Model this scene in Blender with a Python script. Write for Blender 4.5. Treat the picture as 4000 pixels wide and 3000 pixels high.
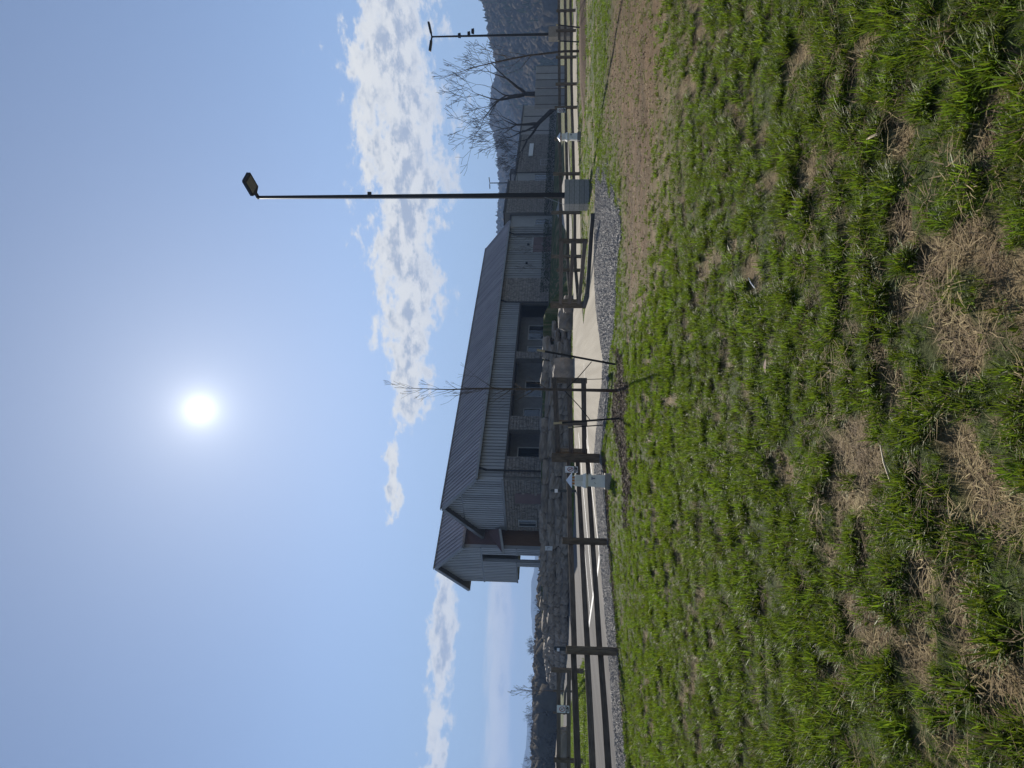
import bpy, math, random
import numpy as np
from mathutils import Vector, Matrix

# ------------------------------------------------------------------ camera, sky, sun, exposure
for o in list(bpy.data.objects): bpy.data.objects.remove(o)
S = bpy.context.scene
COL = S.collection
FPX, PITCH, ROLL, EYE = 2700.0, math.atan(196/2700), 0.0149, 1.6
_F = np.array([0, math.cos(PITCH), math.sin(PITCH)])
_U0 = np.array([0, -math.sin(PITCH), math.cos(PITCH)]); _R0 = np.array([1., 0, 0])
_U = math.cos(ROLL)*_U0 - math.sin(ROLL)*_R0
_R = math.cos(ROLL)*_R0 + math.sin(ROLL)*_U0
CAMP = np.array([0, 0, EYE])
cam = bpy.data.cameras.new('camera'); camo = bpy.data.objects.new('camera', cam); COL.objects.link(camo)
cam.sensor_width = 36; cam.sensor_fit = 'HORIZONTAL'; cam.lens = FPX/4000*36
cam.clip_start = 0.05; cam.clip_end = 20000
M = Matrix.Identity(4)
for i in range(3):
    M[i][0] = -_U[i]; M[i][1] = _R[i]; M[i][2] = -_F[i]; M[i][3] = CAMP[i]
camo.matrix_world = M            # the phone was held upright: the picture lies on its side
S.camera = camo
S.render.resolution_x, S.render.resolution_y = 1024, 768
S.render.engine = 'CYCLES'

def ray(px, py): return (1500-py)*_R + FPX*_F - (px-2000)*_U
GA, GB = 0.015, 0.015            # the lawn and road lie on a gently rising plane
def gp(px, py):
    d = ray(px, py); t = -EYE/(d[2]-GA*d[0]-GB*d[1]); return CAMP + d*t
def at(px, py, Y):
    d = ray(px, py); return CAMP + d*(Y/d[1])

SUN_EL, SUN_AZ = math.radians(28.4), math.radians(-2.6)
SD = np.array([math.sin(SUN_AZ)*math.cos(SUN_EL), math.cos(SUN_AZ)*math.cos(SUN_EL), math.sin(SUN_EL)])
sun = bpy.data.lights.new('sun', 'SUN'); suno = bpy.data.objects.new('sun', sun); COL.objects.link(suno)
sun.energy = 5.0; sun.angle = math.radians(0.53); sun.color = (1.0, 0.93, 0.82)
suno.rotation_euler = Vector(SD).to_track_quat('Z', 'Y').to_euler()
S.view_settings.view_transform = 'Standard'; S.view_settings.look = 'None'
S.view_settings.exposure = 0.9; S.view_settings.gamma = 1.0; S.view_settings.use_curve_mapping = False

W = bpy.data.worlds.new('World'); S.world = W; W.use_nodes = True
def world_nodes():
    nt = W.node_tree; nt.nodes.clear(); N = nt.nodes.new; L = nt.links.new
    def mth(op, a=None, b=None, c=None, clamp=False):
        n = N('ShaderNodeMath'); n.operation = op; n.use_clamp = clamp
        for i, v in enumerate((a, b, c)):
            if v is None: continue
            if isinstance(v, (int, float)): n.inputs[i].default_value = v
            else: L(v, n.inputs[i])
        return n.outputs[0]
    def sstep(v, a, b):
        n = N('ShaderNodeMapRange'); n.interpolation_type = 'SMOOTHSTEP'
        L(v, n.inputs['Value']); n.inputs['From Min'].default_value = a; n.inputs['From Max'].default_value = b
        return n.outputs[0]
    def noise(vec, scale, detail, rough=0.5):
        n = N('ShaderNodeTexNoise'); n.inputs['Scale'].default_value = scale
        n.inputs['Detail'].default_value = detail; n.inputs['Roughness'].default_value = rough
        L(vec, n.inputs['Vector']); return n.outputs['Fac']
    def mixc(f, a, b):
        n = N('ShaderNodeMix'); n.data_type = 'RGBA'; L(f, n.inputs[0])
        for s, v in ((6, a), (7, b)):
            if isinstance(v, tuple): n.inputs[s].default_value = v
            else: L(v, n.inputs[s])
        return n.outputs[2]
    sky = N('ShaderNodeTexSky'); sky.sky_type = 'NISHITA'; sky.sun_disc = False
    sky.sun_elevation = SUN_EL; sky.sun_rotation = SUN_AZ
    sky.altitude = 600; sky.air_density = 0.85; sky.dust_density = 0.1; sky.ozone_density = 3.0
    tc = N('ShaderNodeTexCoord'); sep = N('ShaderNodeSeparateXYZ'); L(tc.outputs['Generated'], sep.inputs[0])
    az = mth('MULTIPLY', mth('ARCTAN2', sep.outputs[0], sep.outputs[1]), 57.2958)
    el = mth('MULTIPLY', mth('ARCSINE', sep.outputs[2]), 57.2958)
    cv = N('ShaderNodeCombineXYZ'); L(mth('MULTIPLY', az, 0.6), cv.inputs[0]); L(el, cv.inputs[1])
    cv2 = N('ShaderNodeCombineXYZ'); L(mth('MULTIPLY', az, 0.16), cv2.inputs[0]); L(el, cv2.inputs[1]); cv2.inputs[2].default_value = 7
    warp = noise(cv.outputs[0], 0.35, 3)
    n1 = mth('ADD', mth('MULTIPLY', noise(cv.outputs[0], 0.36, 4, 0.55), .55), mth('MULTIPLY', noise(cv.outputs[0], 1.25, 11, 0.66), .45))
    n2 = noise(cv2.outputs[0], 0.9, 6, 0.55)
    cvs = N('ShaderNodeCombineXYZ'); L(mth('MULTIPLY', az, 0.5), cvs.inputs[0]); L(mth('ADD', el, 0.5), cvs.inputs[1]); cvs.inputs[2].default_value = 3
    n3 = noise(cvs.outputs[0], 0.95, 7, 0.62)
    def band(centre, half, a0, a1, soft, nz, gain, slope=0.0, w=.75):
        c = mth('ADD', mth('MULTIPLY', az, slope), centre)
        prof = mth('SUBTRACT', 1.0, mth('DIVIDE', mth('ABSOLUTE', mth('SUBTRACT', el, c)), half))
        azm = mth('MULTIPLY', sstep(az, a0-soft, a0+soft), mth('SUBTRACT', 1.0, sstep(az, a1-soft, a1+soft)))
        d = mth('ADD', mth('MULTIPLY', prof, w), mth('MULTIPLY', mth('SUBTRACT', nz, 0.5), gain))
        return mth('SUBTRACT', d, mth('MULTIPLY', mth('SUBTRACT', 1.0, azm), 1.6))
    hw = mth('MINIMUM', mth('MAXIMUM', mth('ADD', 2.0, mth('MULTIPLY', az, .14)), 0.7), 4.0)
    bs = [band(12.6, hw, -5, 75, 3.5, n1, 4.2, 0, .95), band(8.9, 1.15, -75, -12.5, 2.5, n1, 4.6),
          band(4.7, 1.35, -75, -12, 3, n2, 1.4, 0.012), band(13.6, 1.0, -12, -4, 2.5, n1, 5.0),
          band(6.6, 0.75, -3.2, 0.2, .5, n1, 4.8), band(11, 3.0, 75, 178, 8, n1, 3.4), band(11, 3.0, -178, -75, 8, n1, 3.4)]
    d = bs[0]
    for b in bs[1:]: d = mth('MAXIMUM', d, b)
    mask = sstep(d, 0.0, 0.5)
    core = mth('MULTIPLY', sstep(d, 0.3, 0.95), sstep(n3, 0.42, 0.60))
    cc = mixc(core, (8.6, 8.4, 7.7, 1), (4.0, 4.4, 5.1, 1))
    dot = N('ShaderNodeVectorMath'); dot.operation = 'DOT_PRODUCT'
    L(tc.outputs['Generated'], dot.inputs[0]); dot.inputs[1].default_value = tuple(SD)
    ang = mth('MULTIPLY', mth('ARCCOSINE', mth('MINIMUM', dot.outputs['Value'], 1.0)), 57.2958)
    # the sun's own glow through thin high haze (aureole)
    g1 = mth('MULTIPLY', mth('EXPONENT', mth('MULTIPLY', ang, -1.5)), 15)
    g2 = mth('MULTIPLY', mth('EXPONENT', mth('MULTIPLY', ang, -0.45)), 3.6)
    g3 = mth('MULTIPLY', mth('EXPONENT', mth('MULTIPLY', ang, -0.055)), 2.4)
    glow = mth('ADD', mth('ADD', g1, g2), g3)
    gc = N('ShaderNodeMix'); gc.data_type = 'RGBA'; gc.blend_type = 'ADD'; gc.inputs[0].default_value = 1
    hs = N('ShaderNodeHueSaturation'); hs.inputs['Saturation'].default_value = .93; L(sky.outputs[0], hs.inputs['Color']); L(mth('ADD', .56, mth('MULTIPLY', sstep(el, 0, 20), .44)), hs.inputs['Value'])
    L(hs.outputs[0], gc.inputs[6])
    gm = N('ShaderNodeVectorMath'); gm.operation = 'SCALE'; gm.inputs[0].default_value = (1, .97, .89); L(glow, gm.inputs['Scale'])
    L(gm.outputs[0], gc.inputs[7])
    bg = N('ShaderNodeBackground'); bg.inputs['Strength'].default_value = 0.061
    L(mixc(mask, gc.outputs[2], cc), bg.inputs['Color'])
    out = N('ShaderNodeOutputWorld'); L(bg.outputs[0], out.inputs['Surface'])
world_nodes()

# ------------------------------------------------------------------ helpers
rng = random.Random(7); nrng = np.random.default_rng(11)
def hash2(ix, iy, seed):
    h = (ix.astype(np.int64)*374761393 + iy.astype(np.int64)*668265263 + seed*974711) & 0xffffffff
    h = ((h ^ (h >> 13))*1274126177) & 0xffffffff
    return ((h ^ (h >> 16)) & 0xffff)/65535.0
def vnoise(x, y, seed=0):
    x = np.asarray(x, float); y = np.asarray(y, float)
    ix = np.floor(x); iy = np.floor(y); fx = x-ix; fy = y-iy
    fx = fx*fx*(3-2*fx); fy = fy*fy*(3-2*fy)
    a = hash2(ix, iy, seed); b = hash2(ix+1, iy, seed); c = hash2(ix, iy+1, seed); d = hash2(ix+1, iy+1, seed)
    return (a*(1-fx)+b*fx)*(1-fy)+(c*(1-fx)+d*fx)*fy
def fbm(x, y, seed=0, o=4):
    r = 0; a = .5; s = 0
    for k in range(o):
        r = r + a*vnoise(x*2**k, y*2**k, seed+k*17); s += a; a *= .55
    return r/s
def sst(v, a, b):
    t = np.clip((np.asarray(v, float)-a)/(b-a), 0, 1); return t*t*(3-2*t)

def material(name):
    m = bpy.data.materials.new(name); m.use_nodes = True
    return m, m.node_tree.nodes, m.node_tree.links, m.node_tree.nodes['Principled BSDF']
def pm(name, c1, c2=None, scale=4.0, rough=0.8, bump=0.0, bscale=30.0, metal=0.0, spec=0.3, stretch=(1, 1, 1), detail=6, coat=0, coord='Object'):
    """two-tone weathered procedural surface"""
    m, n, l, b = material(name)
    c2 = c2 or tuple(x*.7 for x in c1)
    tc = n.new('ShaderNodeTexCoord'); mp = n.new('ShaderNodeMapping'); mp.inputs['Scale'].default_value = stretch
    l.new(tc.outputs[coord], mp.inputs[0])
    nz = n.new('ShaderNodeTexNoise'); nz.inputs['Scale'].default_value = scale; nz.inputs['Detail'].default_value = detail
    nz.inputs['Roughness'].default_value = .65
    l.new(mp.outputs[0], nz.inputs['Vector'])
    cr = n.new('ShaderNodeValToRGB'); cr.color_ramp.elements[0].position = .32; cr.color_ramp.elements[1].position = .7
    cr.color_ramp.elements[0].color = (*c2, 1); cr.color_ramp.elements[1].color = (*c1, 1)
    l.new(nz.outputs['Fac'], cr.inputs[0])
    oi = n.new('ShaderNodeObjectInfo'); hv = n.new('ShaderNodeHueSaturation')
    mr = n.new('ShaderNodeMapRange'); mr.inputs['To Min'].default_value = .82; mr.inputs['To Max'].default_value = 1.16
    l.new(oi.outputs['Random'], mr.inputs[0]); l.new(mr.outputs[0], hv.inputs['Value']); l.new(cr.outputs[0], hv.inputs['Color'])
    l.new(hv.outputs[0], b.inputs['Base Color'])
    b.inputs['Roughness'].default_value = rough; b.inputs['Metallic'].default_value = metal
    b.inputs['Specular IOR Level'].default_value = spec
    if coat: b.inputs['Coat Weight'].default_value = coat
    if bump:
        n2 = n.new('ShaderNodeTexNoise'); n2.inputs['Scale'].default_value = bscale; n2.inputs['Detail'].default_value = 5
        l.new(mp.outputs[0], n2.inputs['Vector'])
        bp = n.new('ShaderNodeBump'); bp.inputs['Strength'].default_value = bump; bp.inputs['Distance'].default_value = .02
        l.new(n2.outputs['Fac'], bp.inputs['Height']); l.new(bp.outputs[0], b.inputs['Normal'])
    return m
MT = {}
MT['wood'] = pm('weathered_wood', (.19, .155, .125), (.07, .058, .05), 7, .85, .6, 24, coord='Generated', spec=.15)
MT['wood_side'] = pm('post_wood', (.23, .18, .125), (.085, .066, .05), 6, .85, .6, 24, coord='Generated', spec=.15)
MT['box_wood'] = pm('grey_boards', (.36, .355, .34), (.21, .205, .195), 7, .85, .5, 24, coord='Generated', spec=.15)
MT['darkmetal'] = pm('dark_bronze_metal', (.03, .028, .03), (.02, .02, .022), 8, .45, 0, metal=.6)
MT['lens'] = pm('lamp_lens', (.24, .23, .21), (.16, .16, .15), 20, .25, 0)
MT['stone'] = pm('boulder_stone', (.33, .27, .21), (.12, .105, .09), 1.6, .9, 1.0, 9)
MT['veneer'] = pm('stone_veneer', (.34, .30, .265), (.12, .11, .10), 3.2, .9, .8, 14)
MT['mortar'] = pm('mortar', (.15, .14, .125), (.10, .095, .085), 6, .95)
MT['siding'] = pm('grey_metal_siding', (.34, .35, .375), (.29, .30, .325), .6, .42, 0, metal=0, spec=.5)
MT['siding2'] = pm('taupe_siding', (.27, .27, .265), (.23, .23, .225), .6, .55, 0, spec=.4)
MT['band'] = pm('shaded_band_siding', (.28, .29, .305), (.24, .25, .265), .6, .45, 0, spec=.5)  # siding grey darkened to paint in the shade of the band's facing
MT['roof'] = pm('standing_seam_roof', (.36, .32, .32), (.28, .25, .25), .5, .45, 0, metal=.15, spec=.5)
MT['fascia'] = pm('fascia_metal', (.2, .205, .215), (.16, .165, .175), 1, .3, 0, metal=.3, spec=.5)
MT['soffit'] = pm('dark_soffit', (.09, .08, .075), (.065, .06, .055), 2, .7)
MT['darkwall'] = pm('dark_porch_wall', (.20, .195, .19), (.15, .145, .14), 1.5, .75)
MT['maroon'] = pm('maroon_metal_wall', (.16, .10, .095), (.12, .075, .075), 1, .5)
MT['brownwood'] = pm('brown_wood_cladding', (.20, .11, .06), (.11, .06, .035), 3, .6, .3, 20, stretch=(6, 6, .4))
MT['glass'] = pm('dark_window_glass', (.02, .024, .028), (.012, .014, .016), 1, .06, 0, spec=.8)
MT['frame'] = pm('window_frame', (.36, .36, .35), (.28, .28, .27), 3, .5)
MT['white'] = pm('white_plastic', (.74, .73, .68), (.62, .60, .54), 3, .45, .1, 20)
MT['whitetop'] = pm('pale_roof_plastic', (.78, .79, .80), (.7, .71, .73), 3, .22, 0, spec=.6)
MT['amber'] = pm('amber_lens', (.62, .22, .04), (.4, .12, .02), 8, .2, 0, spec=.6)
MT['concrete'] = pm('concrete_block', (.30, .27, .23), (.2, .18, .15), 5, .9, .5, 30)
MT['signwhite'] = pm('sign_white', (.74, .74, .74), (.68, .68, .68), 3, .5)
MT['black'] = pm('black_paint', (.02, .02, .022), (.015, .015, .016), 3, .5)
MT['red'] = pm('sign_red', (.42, .03, .03), (.36, .025, .025), 3, .5)
MT['bark'] = pm('bark', (.14, .105, .08), (.07, .055, .045), 9, .9, .6, 40)
MT['barkdark'] = pm('bark_dark', (.045, .037, .032), (.025, .021, .018), 6, .95, spec=.1)
MT['stake'] = pm('dark_stake', (.035, .03, .027), (.02, .018, .016), 6, .7)
MT['staketip'] = pm('tan_stake_cap', (.50, .40, .24), (.4, .31, .18), 6, .6)
MT['strap'] = pm('black_strap', (.015, .015, .015), None, 6, .6)
MT['kerb'] = pm('dark_kerb', (.075, .073, .07), (.05, .05, .048), 4, .85, .4, 30)
MT['line'] = pm('white_line_paint', (.82, .81, .77), (.62, .61, .57), 6, .75, 0, detail=10)
MT['mulch'] = pm('mulch_bark', (.20, .135, .085), (.075, .052, .036), 30, .95, 1.0, 60, spec=.08)
MT['panelwall'] = pm('grey_panel', (.33, .31, .30), (.27, .255, .245), 1.2, .8, .2, 15)
MT['clod'] = pm('soil_clod', (.21, .145, .09), (.12, .08, .048), 20, .95, .5, 60, spec=.05)
MT['pipe'] = pm('green_black_pipe', (.03, .035, .03), None, 4, .5)

class MB:
    def __init__(s): s.v = []; s.f = []
    def add(s, vs, fs):
        b = len(s.v); s.v += [tuple(map(float, p)) for p in vs]; s.f += [tuple(b+i for i in q) for q in fs]; return s
    def hexa(s, p):     # 8 points: bottom 4 ccw, top 4 ccw
        return s.add(p, [(3, 2, 1, 0), (4, 5, 6, 7), (0, 1, 5, 4), (1, 2, 6, 5), (2, 3, 7, 6), (3, 0, 4, 7)])
    def box(s, c, size, rz=0, taper=1.0):
        cx, cy, cz = c; hx, hy, hz = (k/2 for k in size); ca, sa = math.cos(rz), math.sin(rz); P = []
        for z, t in ((-hz, 1), (hz, taper)):
            for x, y in ((-hx, -hy), (hx, -hy), (hx, hy), (-hx, hy)):
                P.append((cx+(x*ca-y*sa)*t, cy+(x*sa+y*ca)*t, cz+z))
        return s.hexa(P)
    def beam(s, a, b, w, h, up=(0, 0, 1), bev=0.0):
        a = Vector(a); b = Vector(b); d = (b-a).normalized(); u = Vector(up); r = d.cross(u)
        if r.length < 1e-4: r = Vector((1, 0, 0))
        r.normalize(); u = r.cross(d)
        if bev <= 0:
            prof = [(-w/2, -h/2), (w/2, -h/2), (w/2, h/2), (-w/2, h/2)]
        else:
            k = bev
            prof = [(-w/2+k, -h/2), (w/2-k, -h/2), (w/2, -h/2+k), (w/2, h/2-k), (w/2-k, h/2), (-w/2+k, h/2), (-w/2, h/2-k), (-w/2, -h/2+k)]
        n = len(prof); P = [a+r*x+u*y for x, y in prof]+[b+r*x+u*y for x, y in prof]
        return s.add(P, [tuple(range(n-1, -1, -1)), tuple(range(n, 2*n))]+[(i, (i+1) % n, n+(i+1) % n, n+i) for i in range(n)])
    def tube(s, pts, rad, sides=6, cap=True):
        pts = [Vector(p) for p in pts]
        if not hasattr(rad, '__len__'): rad = [rad]*len(pts)
        base = len(s.v); ref = Vector((.31, .17, .93)); prev = None
        for i, p in enumerate(pts):
            d = (pts[min(i+1, len(pts)-1)]-pts[max(i-1, 0)]).normalized()
            if prev is None:
                a = d.cross(ref)
                if a.length < .1: a = d.cross(Vector((1, 0, 0)))
            else: a = prev-d*prev.dot(d)
            a.normalize(); prev = a; b = d.cross(a)
            for k in range(sides):
                t = 2*math.pi*k/sides; s.v.append(tuple(p+(a*math.cos(t)+b*math.sin(t))*rad[i]))
        for i in range(len(pts)-1):
            for k in range(sides):
                k2 = (k+1) % sides
                s.f.append((base+i*sides+k, base+i*sides+k2, base+(i+1)*sides+k2, base+(i+1)*sides+k))
        if cap:
            s.f.append(tuple(base+k for k in range(sides-1, -1, -1)))
            e = base+(len(pts)-1)*sides; s.f.append(tuple(e+k for k in range(sides)))
        return s
    def lathe(s, c, prof, sides=16, rz=0.0):
        base = len(s.v)
        for r, z in prof:
            for k in range(sides):
                t = 2*math.pi*k/sides+rz; s.v.append((c[0]+r*math.cos(t), c[1]+r*math.sin(t), c[2]+z))
        for i in range(len(prof)-1):
            for k in range(sides):
                k2 = (k+1) % sides
                s.f.append((base+i*sides+k, base+i*sides+k2, base+(i+1)*sides+k2, base+(i+1)*sides+k))
        s.f.append(tuple(base+k for k in range(sides-1, -1, -1)))
        e = base+(len(prof)-1)*sides; s.f.append(tuple(e+k for k in range(sides)))
        return s
    def mesh(s, name, mat, smooth=False):
        me = bpy.data.meshes.new(name); me.from_pydata(s.v, [], s.f); me.update()
        if mat: me.materials.append(MT[mat] if isinstance(mat, str) else mat)
        if smooth:
            for p in me.polygons: p.use_smooth = True
        return me
def link(name, me, parent=None):
    o = bpy.data.objects.new(name, me); COL.objects.link(o)
    if parent is not None:
        o.parent = parent; o.matrix_parent_inverse = wm(parent).inverted()
    return o
def wm(o):
    return (wm(o.parent) @ o.matrix_parent_inverse @ o.matrix_basis) if o.parent else o.matrix_basis.copy()
def thing(name, label, cat, loc=(0, 0, 0), group=None):
    o = bpy.data.objects.new(name, None); COL.objects.link(o); o.location = loc; o.empty_display_size = .2
    return tag(o, label, cat, group)
def tag(o, label=None, cat=None, group=None, kind=None):
    if label: o['label'] = label
    if cat: o['category'] = cat
    if group: o['group'] = group
    if kind: o['kind'] = kind
    return o
def part(name, mb, mat, parent=None, smooth=False): return link(name, mb.mesh(name, mat, smooth), parent)
def struct(name, mb, mat):
    return tag(part(name, mb, mat), kind='structure')
def in_poly(x, y, poly):
    x = np.asarray(x); y = np.asarray(y); r = np.zeros(x.shape, bool); n = len(poly)
    for i in range(n):
        x0, y0 = poly[i][:2]; x1, y1 = poly[(i+1) % n][:2]
        c = ((y0 > y) != (y1 > y))
        r ^= c & (x < (x1-x0)*(y-y0)/((y1-y0) if y1 != y0 else 1e-9)+x0)
    return r
def poly_dist(x, y, poly, closed=True):
    x = np.asarray(x, float); y = np.asarray(y, float); d = np.full(x.shape, 1e9); n = len(poly)
    for i in range(n if closed else n-1):
        x0, y0 = poly[i][:2]; x1, y1 = poly[(i+1) % n][:2]; dx, dy = x1-x0, y1-y0
        t = np.clip(((x-x0)*dx+(y-y0)*dy)/(dx*dx+dy*dy+1e-9), 0, 1)
        d = np.minimum(d, np.hypot(x-x0-t*dx, y-y0-t*dy))
    return d

# ------------------------------------------------------------------ terrain
TH = math.radians(42.5)
E1 = np.array([math.sin(TH), math.cos(TH), 0]); E2 = np.array([-math.cos(TH), math.sin(TH), 0])
P0 = np.array([-8.86, 64.0, 0.0]); FLOOR = 3.35
def B(s, t, z): return tuple(P0+E1*s+E2*t+np.array([0, 0, z]))
G = lambda v, y: tuple(gp(v, y)[:2])
ROAD = [G(*q) for q in [(2243, -300), (2238, 400), (2240, 1000), (2239, 1350), (2243, 1600), (2247, 1900), (2240, 2080), (2228, 2236), (2218, 2400), (2207, 2560), (2202, 2800), (2200, 3000), (2199, 3250),
        (2440, 3250), (2413, 3000), (2394, 2750), (2375, 2500), (2348, 2200), (2326, 1900), (2322, 1800), (2330, 1700), (2340, 1600), (2354, 1500), (2357, 1400), (2342, 1300), (2330, 1200), (2325, 1100), (2322, 1000), (2324, 900), (2325, 850),
        (2319, 900), (2313, 1000), (2304, 1136), (2290, 1195), (2281, 1268), (2276, 1210), (2270, 1000), (2268, 800), (2262, 600), (2257, 400), (2254, 0), (2252, -300)]]
ISLAND = [G(*q) for q in [(2288, 2575), (2264, 2640), (2243, 2720), (2230, 2800), (2227, 3000), (2225, 3260), (2326, 3260), (2316, 3000), (2305, 2750), (2294, 2620)]]
GRAVEL = [G(*q) for q in [(2410, 3260), (2411, 3000), (2392, 2750), (2373, 2500), (2346, 2200), (2325, 1900), (2321, 1800), (2329, 1700), (2339, 1600), (2353, 1500), (2356, 1400), (2341, 1300), (2329, 1200), (2324, 1100), (2321, 1000), (2323, 900), (2325, 800), (2327, 690), (2334, 650), (2340, 705), (2352, 740), (2358, 690), (2366, 660), (2372, 730), (2384, 780), (2392, 735), (2400, 720), (2404, 790), (2414, 830), (2424, 810), (2428, 870), (2431, 910), (2419, 1000), (2411, 1100), (2409, 1200), (2400, 1300), (2383, 1400), (2382, 1500), (2379, 1600), (2362, 1700), (2352, 1780), (2364, 1900), (2384, 2200), (2412, 2500), (2428, 2750), (2450, 3000), (2470, 3260)]]
LOOSE = [G(*q) for q in [(2326, 850), (2327, 700), (2340, 590), (2390, 620), (2424, 760), (2434, 900), (2425, 1000)]]
DIRT = [G(*q) for q in [(2350, 640), (2350, 480), (2375, 200), (2400, -300), (2640, -300), (2620, 300), (2590, 700), (2560, 1000), (2545, 1230), (2470, 1330), (2440, 1230), (2432, 1000), (2430, 850), (2400, 700)]]
WORN = [G(*q) for q in [(2420, 1000), (2440, 500), (2440, -300), (2800, -300), (2740, 300), (2700, 800), (2640, 1150), (2560, 1420), (2470, 1450)]]
MULCH = [G(*q) for q in [(2400, 1360), (2418, 1420), (2402, 1500), (2396, 1600), (2402, 1680), (2425, 1760), (2440, 1900), (2442, 2060), (2462, 2080), (2478, 1900), (2468, 1760), (2455, 1650), (2462, 1540), (2446, 1430), (2425, 1365)]]
STRIP = [G(*q) for q in [(2350, 1780), (2364, 1900), (2384, 2200), (2412, 2500), (2428, 2750), (2450, 3000), (2470, 3260), (2480, 3260), (2462, 3000), (2440, 2750), (2424, 2500), (2397, 2200), (2384, 1900), (2372, 1780)]]
WALLX = np.array([-52, -46, -35, -25, -18.8, -11.8, -8, -2, 2.3, 6.5]); WALLY = np.array([120, 106, 87, 70.5, 64.5, 60, 59.4, 59.7, 59.6, 58.3])
def plane(x, y):
    xs = 90*np.tanh(np.asarray(x)/90*0.999)
    xs = np.where(np.abs(x) < 40, x, np.sign(x)*(40+60*np.tanh((np.abs(x)-40)/60)))
    ys = np.where(np.asarray(y) < 110, np.maximum(y, -30), 110+40*np.tanh((np.asarray(y)-110)/40))
    return GA*xs+GB*ys
def cover(x, y):
    """share of living grass, 0 bare earth .. 1 closed turf"""
    x = np.asarray(x, float); y = np.asarray(y, float)
    n = .60*fbm(x/.19, y/.17, 3, 2)+.30*fbm(x/.48, y/.40, 13, 2)+.10*fbm(x/2.6, y/2.2, 9, 2)
    thr = .415+.03*sst(y, 5, 8)*(1-sst(y, 13, 17))-.055*sst(y, 10, 17)*sst(-x, -4, 1)
    c = sst(n, thr-.05, thr+.05)
    for poly, w, amt in ((DIRT, 2.6, .80), (WORN, 2.5, .5), (MULCH, .5, .8), (STRIP, .2, .85)):
        ins = in_poly(x, y, poly); d = poly_dist(x, y, poly)
        k = np.where(ins, sst(d+w*(n-.45)*1.6, 0, w), 0)
        c = c*(1-amt*k)
    # a second, weaker worn band farther right
    return c
def terrain(x, y):
    x = np.asarray(x, float); y = np.asarray(y, float)
    z = plane(x, y)
    s = (x-P0[0])*E1[0]+(y-P0[1])*E1[1]; t = (x-P0[0])*E2[0]+(y-P0[1])*E2[1]
    wy = np.interp(x, WALLX, WALLY)
    a = sst(y-wy, .55, 1.0)*sst(x, -50, -44)
    b = sst(t, -13, -1.2)
    k = sst(x, 5.5, 10)
    w = (a*(1-k)+b*k)*sst(y, 50, 56)
    z = z+w*np.maximum(FLOOR-.03-z, 0)
    near = (1-sst(y, 20, 26))*(1-sst(np.abs(x), 13, 16))
    bump = .055*(fbm(x/.9, y/.9, 21, 3)-.5)+.03*(fbm(x/.28, y/.28, 31, 2)-.5)
    flat = np.ones_like(z)
    m = near > 0
    if m.any():
        xx, yy = x[m], y[m]; f = np.ones_like(xx)
        for poly in (ROAD, GRAVEL):
            d = poly_dist(xx, yy, poly); f = f*np.where(in_poly(xx, yy, poly), 0, sst(d, 0, .5))
        bm = (bump[m]+.045*cover(xx, yy))*f*near[m]
        z = z.copy(); z[m] += bm
    return z
def tz(x, y): return float(terrain(np.array([x]), np.array([y]))[0])

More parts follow.
